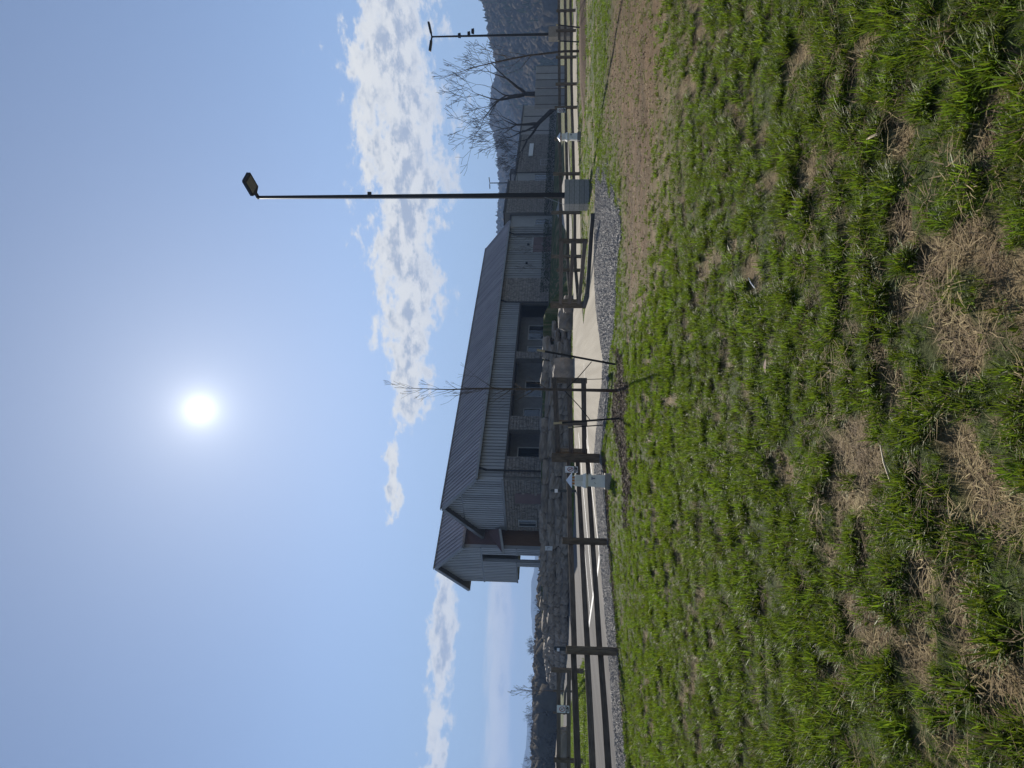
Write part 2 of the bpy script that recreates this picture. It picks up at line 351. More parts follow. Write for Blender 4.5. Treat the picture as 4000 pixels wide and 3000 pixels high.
def build_ground():
    def axis(f0, f1, fs, m0, m1, ms, far, nfar):
        a = list(np.arange(f0, f1, fs)); 
        lo = list(np.arange(f0-ms, m0, -ms))[::-1]; hi = list(np.arange(f1, m1, ms))
        g = np.geomspace(ms, far, nfar)
        return np.array([lo[0]-q for q in g[::-1]]+lo+a+hi+[hi[-1]+q for q in g])
    xs = axis(-13.5, 13.5, .1, -75, 75, .8, 5000, 26)
    ya = np.concatenate([[-400, -150, -60, -25, -12], np.arange(-6, 24, .1), np.arange(24, 140, .6), 140+np.geomspace(1, 6000, 34)])
    X, Y = np.meshgrid(xs, ya); sh = X.shape
    Z = terrain(X.ravel(), Y.ravel())
    me = bpy.data.meshes.new('ground')
    nv = X.size; v = np.stack([X.ravel(), Y.ravel(), Z], 1)
    r, c = sh; i = np.arange((r-1)*(c-1)); q = (i//(c-1))*c+i % (c-1)
    f = np.stack([q, q+1, q+c+1, q+c], 1)
    me.vertices.add(nv); me.vertices.foreach_set('co', v.ravel())
    me.loops.add(f.size); me.loops.foreach_set('vertex_index', f.ravel().astype(np.int32))
    me.polygons.add(len(f)); me.polygons.foreach_set('loop_start', np.arange(0, f.size, 4, dtype=np.int32))
    me.polygons.foreach_set('use_smooth', np.ones(len(f), bool))
    me.update(calc_edges=True)
    at_ = me.attributes.new('cover', 'FLOAT', 'POINT'); at_.data.foreach_set('value', cover(X.ravel(), Y.ravel()).astype(np.float32))
    mu = np.zeros(nv)
    for poly in (MULCH,): mu = np.maximum(mu, np.where(in_poly(X.ravel(), Y.ravel(), poly), sst(poly_dist(X.ravel(), Y.ravel(), poly), 0, .35), 0))
    di = np.where(in_poly(X.ravel(), Y.ravel(), DIRT), sst(poly_dist(X.ravel(), Y.ravel(), DIRT), 0, 1.5), 0)
    a2 = me.attributes.new('mulch', 'FLOAT', 'POINT'); a2.data.foreach_set('value', mu.astype(np.float32))
    a3 = me.attributes.new('dirt', 'FLOAT', 'POINT'); a3.data.foreach_set('value', di.astype(np.float32))
    m, n, l, b = material('lawn_soil')
    def attr(k):
        a = n.new('ShaderNodeAttribute'); a.attribute_name = k; return a.outputs['Fac']
    tc = n.new('ShaderNodeTexCoord')
    def nz(scale, det, stretch=(1, 1, 1)):
        mp = n.new('ShaderNodeMapping'); mp.inputs['Scale'].default_value = stretch; l.new(tc.outputs['Object'], mp.inputs[0])
        q = n.new('ShaderNodeTexNoise'); q.inputs['Scale'].default_value = scale; q.inputs['Detail'].default_value = det
        q.inputs['Roughness'].default_value = .7; l.new(mp.outputs[0], q.inputs[0]); return q.outputs['Fac']
    def ramp(f, stops):
        r_ = n.new('ShaderNodeValToRGB'); e = r_.color_ramp.elements
        while len(e) < len(stops): e.new(.5)
        for k, (p, c_) in enumerate(stops): e[k].position = p; e[k].color = (*c_, 1)
        l.new(f, r_.inputs[0]); return r_.outputs[0]
    def mix(f, a, c_):
        x = n.new('ShaderNodeMix'); x.data_type = 'RGBA'
        if isinstance(f, float): x.inputs[0].default_value = f
        else: l.new(f, x.inputs[0])
        l.new(a, x.inputs[6]); l.new(c_, x.inputs[7]); return x.outputs[2]
    straw = ramp(nz(38, 9), [(.28, (.075, .05, .026)), (.5, (.19, .14, .075)), (.72, (.36, .28, .155))])
    earth = ramp(nz(13, 9), [(.3, (.075, .046, .026)), (.52, (.15, .098, .058)), (.75, (.27, .195, .125))])
    chips = ramp(nz(26, 9), [(.32, (.03, .022, .016)), (.55, (.10, .066, .042)), (.74, (.24, .17, .11))])
    turf = ramp(nz(16, 9), [(.3, (.025, .035, .008)), (.55, (.06, .08, .02)), (.78, (.15, .14, .06))])
    mot = n.new('ShaderNodeMapRange'); mot.inputs['From Min'].default_value = .35; mot.inputs['From Max'].default_value = .68; mot.inputs['To Min'].default_value = .62; mot.inputs['To Max'].default_value = 1.3; l.new(nz(1.1, 5, (.5, 1.6, 1)), mot.inputs[0])
    hv = n.new('ShaderNodeHueSaturation'); hv.inputs['Saturation'].default_value = 1.15; l.new(earth, hv.inputs['Color']); l.new(mot.outputs[0], hv.inputs['Value']); earth = hv.outputs[0]
    c_ = mix(attr('dirt'), straw, earth); c_ = mix(attr('mulch'), c_, chips); c_ = mix(attr('cover'), c_, turf)
    l.new(c_, b.inputs['Base Color']); b.inputs['Roughness'].default_value = .95; b.inputs['Specular IOR Level'].default_value = .12
    bp = n.new('ShaderNodeBump'); bp.inputs['Strength'].default_value = .9; bp.inputs['Distance'].default_value = .03
    l.new(nz(45, 8), bp.inputs['Height']); l.new(bp.outputs[0], b.inputs['Normal'])
    me.materials.append(m)
    tag(link('ground', me), kind='structure')
build_ground()

def sheet(name, poly, lift, mat, thick=.05):
    from mathutils.geometry import tessellate_polygon
    pts = [Vector((p[0], p[1], float(plane(np.array(p[0]), np.array(p[1])))+lift)) for p in poly]
    tri = tessellate_polygon([pts]); n = len(pts); mb = MB()
    mb.v = [tuple(p) for p in pts]+[(p.x, p.y, p.z-thick) for p in pts]
    for a, b_, c in tri:
        nz_ = (pts[b_]-pts[a]).cross(pts[c]-pts[a]).z
        mb.f.append((a, b_, c) if nz_ > 0 else (a, c, b_))
    for i in range(n): mb.f.append((i, (i+1) % n, n+(i+1) % n, n+i))
    return struct(name, mb, mat)
def road_mat():
    m, n, l, b = material('road_surface')
    tc = n.new('ShaderNodeTexCoord')
    mp = n.new('ShaderNodeMapping'); mp.inputs['Rotation'].default_value = (0, 0, math.radians(24)); mp.inputs['Scale'].default_value = (1.6, .05, 1)
    l.new(tc.outputs['Object'], mp.inputs[0])
    st = n.new('ShaderNodeTexNoise'); st.inputs['Scale'].default_value = 1.3; st.inputs['Detail'].default_value = 7; l.new(mp.outputs[0], st.inputs[0])
    fine = n.new('ShaderNodeTexNoise'); fine.inputs['Scale'].default_value = 40; fine.inputs['Detail'].default_value = 8; l.new(tc.outputs['Object'], fine.inputs[0])
    big = n.new('ShaderNodeTexNoise'); big.inputs['Scale'].default_value = .25; big.inputs['Detail'].default_value = 4; l.new(tc.outputs['Object'], big.inputs[0])
    ad = n.new('ShaderNodeMath'); ad.operation = 'ADD'; l.new(st.outputs['Fac'], ad.inputs[0]); l.new(fine.outputs['Fac'], ad.inputs[1])
    ad2 = n.new('ShaderNodeMath'); ad2.operation = 'MULTIPLY'; l.new(ad.outputs[0], ad2.inputs[0]); ad2.inputs[1].default_value = .5
    # pale worn concrete by the drive, greyer asphalt towards the junction
    sp = n.new('ShaderNodeSeparateXYZ'); l.new(tc.outputs['Object'], sp.inputs[0])
    mr = n.new('ShaderNodeMapRange'); mr.interpolation_type = 'SMOOTHSTEP'; mr.inputs['From Min'].default_value = -9; mr.inputs['From Max'].default_value = 0
    l.new(sp.outputs[0], mr.inputs[0])
    def ramp(c1, c2):
        r_ = n.new('ShaderNodeValToRGB'); e = r_.color_ramp.elements; e[0].position = .34; e[1].position = .68
        e[0].color = (*c1, 1); e[1].color = (*c2, 1); l.new(ad2.outputs[0], r_.inputs[0]); return r_.outputs[0]
    mx = n.new('ShaderNodeMix'); mx.data_type = 'RGBA'; l.new(mr.outputs[0], mx.inputs[0])
    l.new(ramp((.085, .081, .077), (.16, .153, .145)), mx.inputs[6]); l.new(ramp((.21, .188, .148), (.40, .362, .295)), mx.inputs[7])
    l.new(mx.outputs[2], b.inputs['Base Color']); b.inputs['Roughness'].default_value = .95; b.inputs['Specular IOR Level'].default_value = .06
    bp = n.new('ShaderNodeBump'); bp.inputs['Strength'].default_value = .35; bp.inputs['Distance'].default_value = .01
    l.new(fine.outputs['Fac'], bp.inputs['Height']); l.new(bp.outputs[0], b.inputs['Normal'])
    return m
def gravel_mat():
    m, n, l, b = material('grey_gravel')
    tc = n.new('ShaderNodeTexCoord'); vo = n.new('ShaderNodeTexVoronoi'); vo.inputs['Scale'].default_value = 26; l.new(tc.outputs['Object'], vo.inputs[0])
    hs = n.new('ShaderNodeSeparateColor'); l.new(vo.outputs['Color'], hs.inputs[0])
    r_ = n.new('ShaderNodeValToRGB'); e = r_.color_ramp.elements; e[0].color = (.03, .03, .035, 1); e[1].color = (.20, .195, .19, 1); e[0].position = .15; e[1].position = .95
    l.new(hs.outputs[0], r_.inputs[0]); l.new(r_.outputs[0], b.inputs['Base Color']); b.inputs['Roughness'].default_value = .8
    bp = n.new('ShaderNodeBump'); bp.inputs['Strength'].default_value = 1; bp.inputs['Distance'].default_value = .03; bp.invert = True
    l.new(vo.outputs['Distance'], bp.inputs['Height']); l.new(bp.outputs[0], b.inputs['Normal'])
    return m
sheet('gravel', GRAVEL, .012, gravel_mat())
sheet('road', ROAD, .024, road_mat())
def island():
    mb = MB(); return sheet('grass_island', ISLAND, .07, pm('island_turf', (.14, .17, .03), (.07, .09, .02), 5, .95, 1.0, 40), .06)
island()
def line(name, pix, w):
    """painted line on the road through ground points"""
    pts = [gp(*q) for q in pix]; mb = MB()
    for a, b_ in zip(pts[:-1], pts[1:]):
        d = (b_-a)[:2]; d = d/np.hypot(*d); nrm = np.array([-d[1], d[0]])*w/2
        P = []
        for q, sgn in ((a, 1), (a, -1), (b_, -1), (b_, 1)):
            x, y = q[0]+nrm[0]*sgn, q[1]+nrm[1]*sgn; P.append((x, y, float(plane(np.array(x), np.array(y)))+.03))
        mb.add(P, [(0, 1, 2, 3)])
    return struct(name, mb, 'line')
line('painted_lane_line', [(2255, 1740), (2267, 1914), (2282, 2104), (2294, 2240), (2308, 2391)], .13)
line('painted_lane_line', [(2262, 1690), (2281, 1916), (2298, 2104), (2318, 2323)], .13)
line('painted_edge_line', [(2287, 1640), (2300, 1780), (2314, 1904), (2338, 2104), (2344, 2160)], .12)
line('painted_edge_line', [(2283, 1420), (2290, 1600), (2300, 1740), (2322, 1900)], .10)
line('painted_stop_line', [(2345, 2172), (2337, 2240), (2325, 2294), (2302, 2450)], .30)
line('painted_edge_line', [(2286, 2470), (2287, 2520), (2291, 2580)], .15)
def kerb():
    pix = [(2326, 840), (2320, 900), (2313, 1000), (2309, 1060), (2304, 1136), (2297, 1170), (2290, 1195)]
    pts = [gp(*q) for q in pix]; mb = MB()
    for a, b_ in zip(pts[:-1], pts[1:]): mb.beam((a[0], a[1]+.12, a[2]+.06), (b_[0], b_[1]+.12, b_[2]+.06), .22, .22)
    struct('kerb', mb, 'kerb')
kerb()
# pale paved walk up to the building beyond the road
WALK = [G(*q) for q in [(2222, 560), (2216, 640), (2205, 780), (2204, 830), (2214, 900), (2233, 985), (2238.5, 1000), (2238, 900), (2233, 800), (2230, 700)]]
WALKM = pm('paved_walk', (.34, .32, .28), (.27, .25, .22), 1.2, .95, spec=.05)
def walk():
    mb = MB(); n = len(WALK)
    pts = [Vector((p[0], p[1], 0)) for p in WALK]
    from mathutils.geometry import tessellate_polygon
    mb.v = [(p.x, p.y, tz(p.x, p.y)+.06) for p in pts]
    for a, b_, c in tessellate_polygon([pts]):
        mb.f.append((a, b_, c) if (pts[b_]-pts[a]).cross(pts[c]-pts[a]).z > 0 else (a, c, b_))
    struct('paved_walk', mb, WALKM)
walk()

# ------------------------------------------------------------------ long building
WID, RIDGE_T, RIDGE_Z, OVH = 7.9, 3.95, 13.05, .6
SLOPE = .80
EAVE_Z = RIDGE_Z-SLOPE*(RIDGE_T+OVH)
def bbox(mb, s0, s1, t0, t1, z0, z1):
    return mb.hexa([B(s0, t0, z0), B(s0, t1, z0), B(s1, t1, z0), B(s1, t0, z0), B(s0, t0, z1), B(s0, t1, z1), B(s1, t1, z1), B(s1, t0, z1)])
def stone_facing(mb, axis, fixed, a0, a1, z0, z1, sgn, size=.34, holes=()):
    """irregular rubble stones set proud of a wall; axis 's' runs along the front, 't' along the end"""
    z = z0
    while z < z1-.05:
        h = size*rng.uniform(.55, 1.15); h = min(h, z1-z); a = a0-rng.uniform(0, .2)
        while a < a1:
            w = size*rng.uniform(.7, 1.9); b0 = max(a, a0); b1 = min(a+w, a1); a += w
            if b1-b0 < .07: continue
            mid = (b0+b1)/2; zc = z+h/2
            if any(h0 < mid < h1 and g0 < zc < g1 for h0, h1, g0, g1 in holes): continue
            d = rng.uniform(.03, .11); g = .014; i = .03
            def pt(u, zz, k):
                return B(u, fixed+sgn*k, zz) if axis == 's' else B(fixed+sgn*k, u, zz)
            j = lambda: rng.uniform(-.025, .025)
            q = [pt(b0+g, z+g, 0), pt(b1-g, z+g, 0), pt(b1-g, z+h-g, 0), pt(b0+g, z+h-g, 0)]
            r_ = [pt(b0+i+g+j(), z+i+g+j(), d), pt(b1-i-g+j(), z+i+g+j(), d), pt(b1-i-g+j(), z+h-i-g+j(), d), pt(b0+i+g+j(), z+h-i-g+j(), d)]
            mb.add(q+r_, [(4, 5, 6, 7), (0, 1, 5, 4), (1, 2, 6, 5), (2, 3, 7, 6), (3, 0, 4, 7)])
        z += h
def ribs(parent, axis, fixed, a0, a1, z0, ztop, sgn, pitch, name='siding_panel', mat='siding'):
    """ribbed metal sheets: one object per sheet, each with a raised rib at its joint; ztop(a) gives the upper edge"""
    n = int(round((a1-a0)/pitch)); p = (a1-a0)/n
    for k in range(n):
        u0 = a0+k*p; u1 = u0+p; mb = MB()
        def pt(u, d, zz): return B(u, fixed+sgn*d, zz) if axis == 's' else B(fixed+sgn*d, u, zz)
        for v0, v1, d in ((u0+.004, u0+p*.64, .09), (u0+p*.64, u1-.004, .008)):
            t0, t1 = ztop(v0), ztop(v1)
            if min(t0, t1) <= z0+.02: continue
            mb.hexa([pt(v0, 0, z0), pt(v1, 0, z0), pt(v1, d, z0), pt(v0, d, z0), pt(v0, 0, t0), pt(v1, 0, t1), pt(v1, d, t1), pt(v0, d, t0)])
        if mb.v: part(name, mb, mat, parent)
def gable_roof(parent, s0, s1, tr, zr, half, slope, pitch, thick=.16):
    """standing seam panels on both slopes; returns nothing"""
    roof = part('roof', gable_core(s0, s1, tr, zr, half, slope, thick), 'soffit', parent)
    n = int(round((s1-s0)/pitch)); p = (s1-s0)/n
    for sgn in (-1, 1):
        for k in range(n):
            a, b_ = s0+k*p, s0+(k+1)*p; mb = MB(); te = tr+sgn*(half+.02); ze = zr-slope*(half+.02)
            up = .035
            for v0, v1, d in ((a+.003, b_-.16, .02), (b_-.16, b_-.003, .13)):
                P = []
                for dz in (up, up+d):
                    P += [B(v0, tr, zr+dz), B(v0, te, ze+dz), B(v1, te, ze+dz), B(v1, tr, zr+dz)]
                mb.hexa(P if sgn > 0 else [P[i] for i in (3, 2, 1, 0, 7, 6, 5, 4)])
            part('roof_panel', mb, 'roof', roof)
    mb = MB()
    mb.beam(B(s0-.05, tr, zr+.12), B(s1+.05, tr, zr+.12), .34, .07); part('ridge_cap', mb, 'fascia', roof)
    for sgn in (-1, 1):
        te = tr+sgn*(half+.06); ze = zr-slope*half-.08
        mb = MB(); mb.beam(B(s0, te, ze), B(s1, te, ze), .14, .2); part('gutter', mb, 'fascia', roof)
        for s_ in (s0-.04, s1+.04):
            mb = MB(); mb.beam(B(s_, tr+sgn*.02, zr-.1), B(s_, te, ze-.02), .07, .34); part('barge_board', mb, 'fascia', roof)
    return roof
def gable_core(s0, s1, tr, zr, half, slope, thick):
    mb = MB(); ze = zr-slope*half
    P = [(tr-half, ze), (tr, zr), (tr+half, ze), (tr+half, ze-thick), (tr, zr-thick*1.3), (tr-half, ze-thick)]
    V = [B(s0, t, z) for t, z in P]+[B(s1, t, z) for t, z in P]
    return mb.add(V, [(0, 1, 7, 6), (1, 2, 8, 7), (2, 3, 9, 8), (3, 4, 10, 9), (4, 5, 11, 10), (5, 0, 6, 11), (0, 5, 4, 1), (1, 4, 3, 2), (6, 7, 10, 11), (7, 8, 9, 10)])
def window(parent, axis, fixed, a0, a1, z0, z1, sgn, frame=.1, name='window', mullions=1):
    def bx(mb, u0, u1, q0, q1, d0, d1):
        if axis == 's': return bbox(mb, u0, u1, min(fixed+sgn*d0, fixed+sgn*d1), max(fixed+sgn*d0, fixed+sgn*d1), q0, q1)
        return bbox(mb, min(fixed+sgn*d0, fixed+sgn*d1), max(fixed+sgn*d0, fixed+sgn*d1), u0, u1, q0, q1)
    mb = MB()
    bx(mb, a0-frame, a0, z0-frame, z1+frame, -.02, .09); bx(mb, a1, a1+frame, z0-frame, z1+frame, -.02, .09)
    bx(mb, a0, a1, z1, z1+frame, -.02, .09); bx(mb, a0, a1, z0-frame, z0, -.02, .12)
    for k in range(mullions):
        c = a0+(a1-a0)*(k+1)/(mullions+1); bx(mb, c-.03, c+.03, z0, z1, 0, .06)
    w = part(name, mb, 'frame', parent)
    g = MB(); bx(g, a0, a1, z0, z1, -.03, .02); part('pane', g, 'glass', w)
    return w
def main_building():
    T = thing('stone_building', 'long stone and grey metal building with standing seam gable roof on the boulder terrace', 'building', B(0, 0, FLOOR))
    L1 = 46.2; rt = lambda t: RIDGE_Z-.2-SLOPE*abs(t-RIDGE_T)
    wt = EAVE_Z+.28
    # front: recessed porch s 0.9..27.6 behind stone piers, siding band over it
    m = MB(); bbox(m, .3, 27.9, .0, .35, 6.95, wt); part('porch_beam', m, 'siding2', T)
    ribs(T, 's', 0, .32, 27.88, 6.95, lambda a: wt, -1, .42, 'siding_panel', 'band')
    m = MB(); bbox(m, .3, 27.9, 2.2, 2.5, FLOOR, wt); part('porch_wall', m, 'darkwall', T)
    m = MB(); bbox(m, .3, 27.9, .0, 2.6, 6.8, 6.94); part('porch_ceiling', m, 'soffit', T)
    m = MB(); bbox(m, .0, 46, -.4, 2.2, FLOOR-.25, FLOOR); part('porch_slab', m, 'concrete', T)
    for a0, a1 in ((.3, 2.9), (6.36, 8.4), (17.3, 18.6)):
        m = MB(); bbox(m, a0+.06, a1-.06, .02, .7, FLOOR, 6.8); p = part('stone_pier', m, 'mortar', T)
        m = MB(); stone_facing(m, 's', .02, a0+.06, a1-.06, FLOOR, 6.8, -1)
        q = part('stone_facing', m, 'veneer', p); tag(q, kind='stuff')
    for a0, a1, z0, z1 in ((9.3, 11.5, 3.9, 5.6), (13.5, 15.9, 3.9, 5.6), (3.5, 5.9, FLOOR+.02, 5.9), (19.5, 22, 3.5, 5.7), (23.4, 26, 3.5, 5.7)):
        window(T, 's', 2.2, a0, a1, z0, z1, -1, .1, 'porch_window')
    # stone bay and taupe siding wall to the right
    m = MB(); bbox(m, 27.9, 33.3, .05, .4, FLOOR-.2, wt); p = part('stone_wall', m, 'mortar', T)
    m = MB(); stone_facing(m, 's', .05, 27.9, 33.3, FLOOR-.2, wt-.05, -1); tag(part('stone_facing', m, 'veneer', p), kind='stuff')
    m = MB(); bbox(m, 33.3, L1, .1, .4, FLOOR-.2, wt); part('siding_wall', m, 'siding2', T)
    ribs(T, 's', .1, 33.32, L1-.02, 4.1, lambda a: wt, -1, .55, 'siding_panel', 'siding2')
    m = MB(); bbox(m, 33.32, L1-.02, -.02, .1, FLOOR-.2, 4.08); part('base_course', m, 'mortar', T)
    # double door with frame and handles
    d = MB(); bbox(d, 39.2, 43.4, -.04, .06, FLOOR-.1, 6.05); dr = part('double_door', d, 'frame', T)
    for a0, a1 in ((39.42, 41.24), (41.36, 43.18)):
        m = MB(); bbox(m, a0, a1, -.1, -.04, FLOOR-.05, 5.82); lf = part('door_leaf', m, 'maroon', dr)
    m = MB(); bbox(m, 41.1, 41.18, -.2, -.1, 4.3, 4.7); bbox(m, 41.42, 41.5, -.2, -.1, 4.3, 4.7); part('handle', m, 'frame', dr)
    for s_ in (36.6, 41.3):
        m = MB(); bbox(m, s_-.12, s_+.12, -.25, -.05, 6.35, 6.65); part('wall_light', m, 'darkmetal', T)
    # end gable: stone below, ribbed siding above, trim
    m = MB(); bbox(m, .0, .3, .05, WID, FLOOR-.1, 6.95); p = part('stone_wall', m, 'mortar', T)
    m = MB(); stone_facing(m, 't', .0, .02, WID, FLOOR-.1, 6.95, -1, holes=((2.0, 3.5, FLOOR, 5.95), (6.05, 7.2, 3.9, 5.75)))
    tag(part('stone_facing', m, 'veneer', p), kind='stuff')
    m = MB(); bbox(m, -.05, .02, 2.0, 3.5, FLOOR-.1, 5.95); part('side_door', m, 'maroon', T)
    window(T, 't', .0, 6.15, 7.1, 4.0, 5.65, -1, .09)
    V = [B(.02, t, z) for t, z in ((.02, 6.95), (WID, 6.95), (WID, rt(WID)), (RIDGE_T, rt(RIDGE_T)), (.02, rt(.02)))]
    V2 = [B(.3, t, z) for t, z in ((.02, 6.95), (WID, 6.95), (WID, rt(WID)), (RIDGE_T, rt(RIDGE_T)), (.02, rt(.02)))]
    m = MB().add(V+V2, [(0, 1, 2, 3, 4), (9, 8, 7, 6, 5)]+[(i, i+5, (i+1) % 5+5, (i+1) % 5) for i in range(5)]); part('gable_wall', m, 'siding', T)
    ribs(T, 't', .02, .06, WID-.02, 7.12, lambda t: min(rt(t), 11.0), -1, .345)
    ribs(T, 't', .02, 1.8, WID-1.8, 11.1, rt, -1, .345)
    m = MB(); bbox(m, -.08, .02, .0, WID, 6.92, 7.11); part('trim_board', m, 'fascia', T)
    m = MB(); bbox(m, -.06, .02, 1.7, WID-1.7, 11.0, 11.1); part('trim_board', m, 'fascia', T)
    m = MB(); bbox(m, .3, L1, WID-.3, WID, FLOOR-.3, EAVE_Z+.2); part('rear_wall', m, 'siding2', T)
    m = MB(); V = [B(L1, t, z) for t, z in ((.1, FLOOR-.2), (WID, FLOOR-.2), (WID, rt(WID)), (RIDGE_T, rt(RIDGE_T)), (.1, rt(.1)))]
    m.add(V, [(4, 3, 2, 1, 0)]); part('far_gable_wall', m, 'siding2', T)
    for s_, ztop in ((.95, 9.3), (27.8, 9.3), (43.9, 9.3)):
        m = MB(); m.beam(B(s_, -OVH+.05, ztop+.15), B(s_, -.16, ztop-.75), .14, .14); m.beam(B(s_, -.16, ztop-.7), B(s_, -.16, FLOOR+.1), .14, .14, up=(1, 0, 0)); part('downspout', m, 'darkmetal', T)
    gable_roof(T, -.6, L1+.5, RIDGE_T, RIDGE_Z, RIDGE_T+OVH, SLOPE, .52)
main_building()
def wing():
    T = thing('entrance_wing', 'tall gabled wing of ribbed grey siding raised on legs beside the stone building', 'building', B(-1.6, 9, FLOOR))
    s0, s1, t0, t1, zr = -1.6, 13, 8.75, 15.0, 14.4; tr = (t0+t1)/2; sl = .82; half = (t1-t0)/2+.75
    rt = lambda t: zr-.2-sl*abs(t-tr); zb = 5.95; mid = 9.5
    sa, sb = 9.95, 11.15
    def front(name, poly):
        n = len(poly); V = [B(s0+.03, *q) for q in poly]+[B(s0+.35, *q) for q in poly]
        m = MB().add(V, [tuple(range(n)), tuple(range(2*n-1, n-1, -1))]+[(i, i+n, (i+1) % n+n, (i+1) % n) for i in range(n)]); return part(name, m, 'siding', T)
    front('gable_wall', [(t0, mid), (t1, mid), (t1, rt(t1)), (tr, rt(tr)), (t0, rt(t0))])
    front('side_panel', [(t0, FLOOR-.1), (sa, FLOOR-.1), (sa, mid-.002), (t0, mid-.002)])
    front('side_panel', [(sb, zb), (t1, zb), (t1, mid-.002), (sb, mid-.002)])
    front('leg', [(sb, FLOOR-.1), (11.97, FLOOR-.1), (11.97, zb-.002), (sb, zb-.002)])
    ribs(T, 't', s0+.03, t0+.01, t1-.01, mid+.08, rt, -1, .30)
    ribs(T, 't', s0+.03, t0+.01, sa, 5.95, lambda t: mid-.08, -1, .30)
    ribs(T, 't', s0+.03, t0+.01, sa, FLOOR-.1, lambda t: 5.85, -1, .30)
    ribs(T, 't', s0+.03, sb, t1-.01, zb+.12, lambda t: mid-.08, -1, .30)
    ribs(T, 't', s0+.03, sb, 11.97, FLOOR-.1, lambda t: zb-.05, -1, .30)
    for a, b_, z in ((t0, t1, mid), (t0, sa, 5.9), (sb, t1, zb+.04)):
        m = MB(); bbox(m, s0-.06, s0+.03, a, b_, z-.08, z+.08); part('trim_board', m, 'fascia', T)
    m = MB(); bbox(m, .0, .2, sa, sb, zb, mid); part('recess_wall', m, 'darkwall', T)
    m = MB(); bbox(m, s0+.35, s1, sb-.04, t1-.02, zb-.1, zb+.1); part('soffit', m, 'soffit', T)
    m = MB(); bbox(m, s0+.35, s1, t1-.3, t1, zb, rt(t1)); part('far_wall', m, 'siding', T)
    m = MB(); bbox(m, s0+.35, s1, t0, t0+.3, 7.6, rt(t0)); part('front_wall', m, 'maroon', T)
    m = MB(); bbox(m, s0+.35, s1, t0-.02, t0+.3, FLOOR, 7.6); part('wood_cladding', m, 'brownwood', T)
    m = MB(); bbox(m, s0+.35, .6, sa-.3, sa, FLOOR-.1, mid); part('passage_wall', m, 'darkwall', T)
    m = MB(); bbox(m, s1-.3, s1, t0, t1, 7.6, rt(t0)); bbox(m, s1-.3, s1, 11.0, 12.8, rt(t0), 13); part('end_wall', m, 'siding2', T)
    m = MB(); bbox(m, -.2, -.05, 10.1, 10.7, 6.9, 7.4); part('wood_panel', m, 'brownwood', T)
    gable_roof(T, s0-.6, s1+.3, tr, zr, half, sl, .52)
    # entry porch between wing and stone building
    E_ = thing('entry_canopy', 'sloped maroon canopy over the wood clad entry between gables', 'canopy', B(0, 8.4, FLOOR))
    def hit(px, py, ax, k):
        d_ = ray(px, py); f = (k-ax@(CAMP-P0))/(ax@d_); return tuple(CAMP+d_*f)
    a, b_, d = hit(1949, 2065, E1, -.35), hit(1963, 2161, E1, -2.35), hit(1902, 2074, E2, 8.6); c = tuple((np.array(b_)+np.array(d))/2+np.array([0, .15, .05]))
    lo = lambda p: (p[0], p[1], p[2]-.14)
    m = MB().hexa([lo(a), lo(b_), lo(c), lo(d), a, b_, c, d]); part('canopy_roof', m, 'maroon', E_)
    m = MB(); m.beam((a[0], a[1]-.05, a[2]-.1), (b_[0], b_[1]-.05, b_[2]-.1), .12, .24); part('fascia_board', m, 'fascia', E_)
    m = MB(); bbox(m, 2.6, 2.8, 7.9, 8.75, FLOOR, 8.2); part('entry_wall', m, 'brownwood', E_)
    m = MB(); bbox(m, 1.5, 1.56, 7.95, 8.05, FLOOR, 5.6); part('door_edge', m, 'white', E_)
wing()
def annex():
    T = thing('flat_roofed_annex', 'flat roofed stone and panel annex continuing past the far gable end', 'building', B(68, 0, FLOOR))
    segs = [(46.75, 49.9, .3, 9.35, 'siding2', 0), (49.9, 60.0, -.25, 10.35, 'mortar', 1), (60.0, 63.6, .2, 9.45, 'siding2', 0), (63.6, 78.2, .0, 9.5, 'mortar', 1), (78.2, 84.6, .05, 9.55, 'panelwall', 0), (84.6, 92, .05, 9.6, 'panelwall', 0)]
    for a0, a1, t, z, mt, stone in segs:
        m = MB(); bbox(m, a0, a1, t, 9, FLOOR-.6, z); p = part('stone_block' if stone else 'panel_block', m, mt, T)
        if stone:
            m = MB(); stone_facing(m, 's', t, a0, a1, FLOOR-.6, z-.15, -1, .42); tag(part('stone_facing', m, 'veneer', p), kind='stuff')
        m = MB(); bbox(m, a0-.08, a1+.08, t-.2, 9.1, z, z+.22); part('parapet_cap', m, 'darkmetal', p)
    window(T, 's', .3, 47.3, 48.7, 3.7, 5.75, -1, .12)
    window(T, 's', .2, 60.6, 63, 3.5, 6.4, -1, .1, 'shop_window', 2)
    window(T, 's', 0, 66, 68, 3.6, 5.6, -1, .1)
    m = MB(); bbox(m, 69.0, 73.8, -.32, -.2, 7.05, 7.75); part('blank_white_sign_board', m, 'signwhite', T)
    for a in (80, 86.5):
        m = MB(); bbox(m, a, a+.12, -.03, .05, FLOOR, 9.4); part('downspout', m, 'darkmetal', T)
    u = thing('rooftop_unit', 'small boxy vent unit on the annex roof behind the bare trees', 'vent unit', B(70, 4, 9.75))
    m = MB(); bbox(m, 69, 71.2, 3, 4.6, 9.75, 11.0); part('housing', m, 'darkmetal', u)
    m = MB(); bbox(m, 67.9, 69, 3, 4.6, 9.75, 10.7); part('duct', m, 'panelwall', u)
    m = MB(); bbox(m, 68.9, 71.3, 2.9, 4.7, 11.0, 11.08); part('lid', m, 'frame', u)
annex()

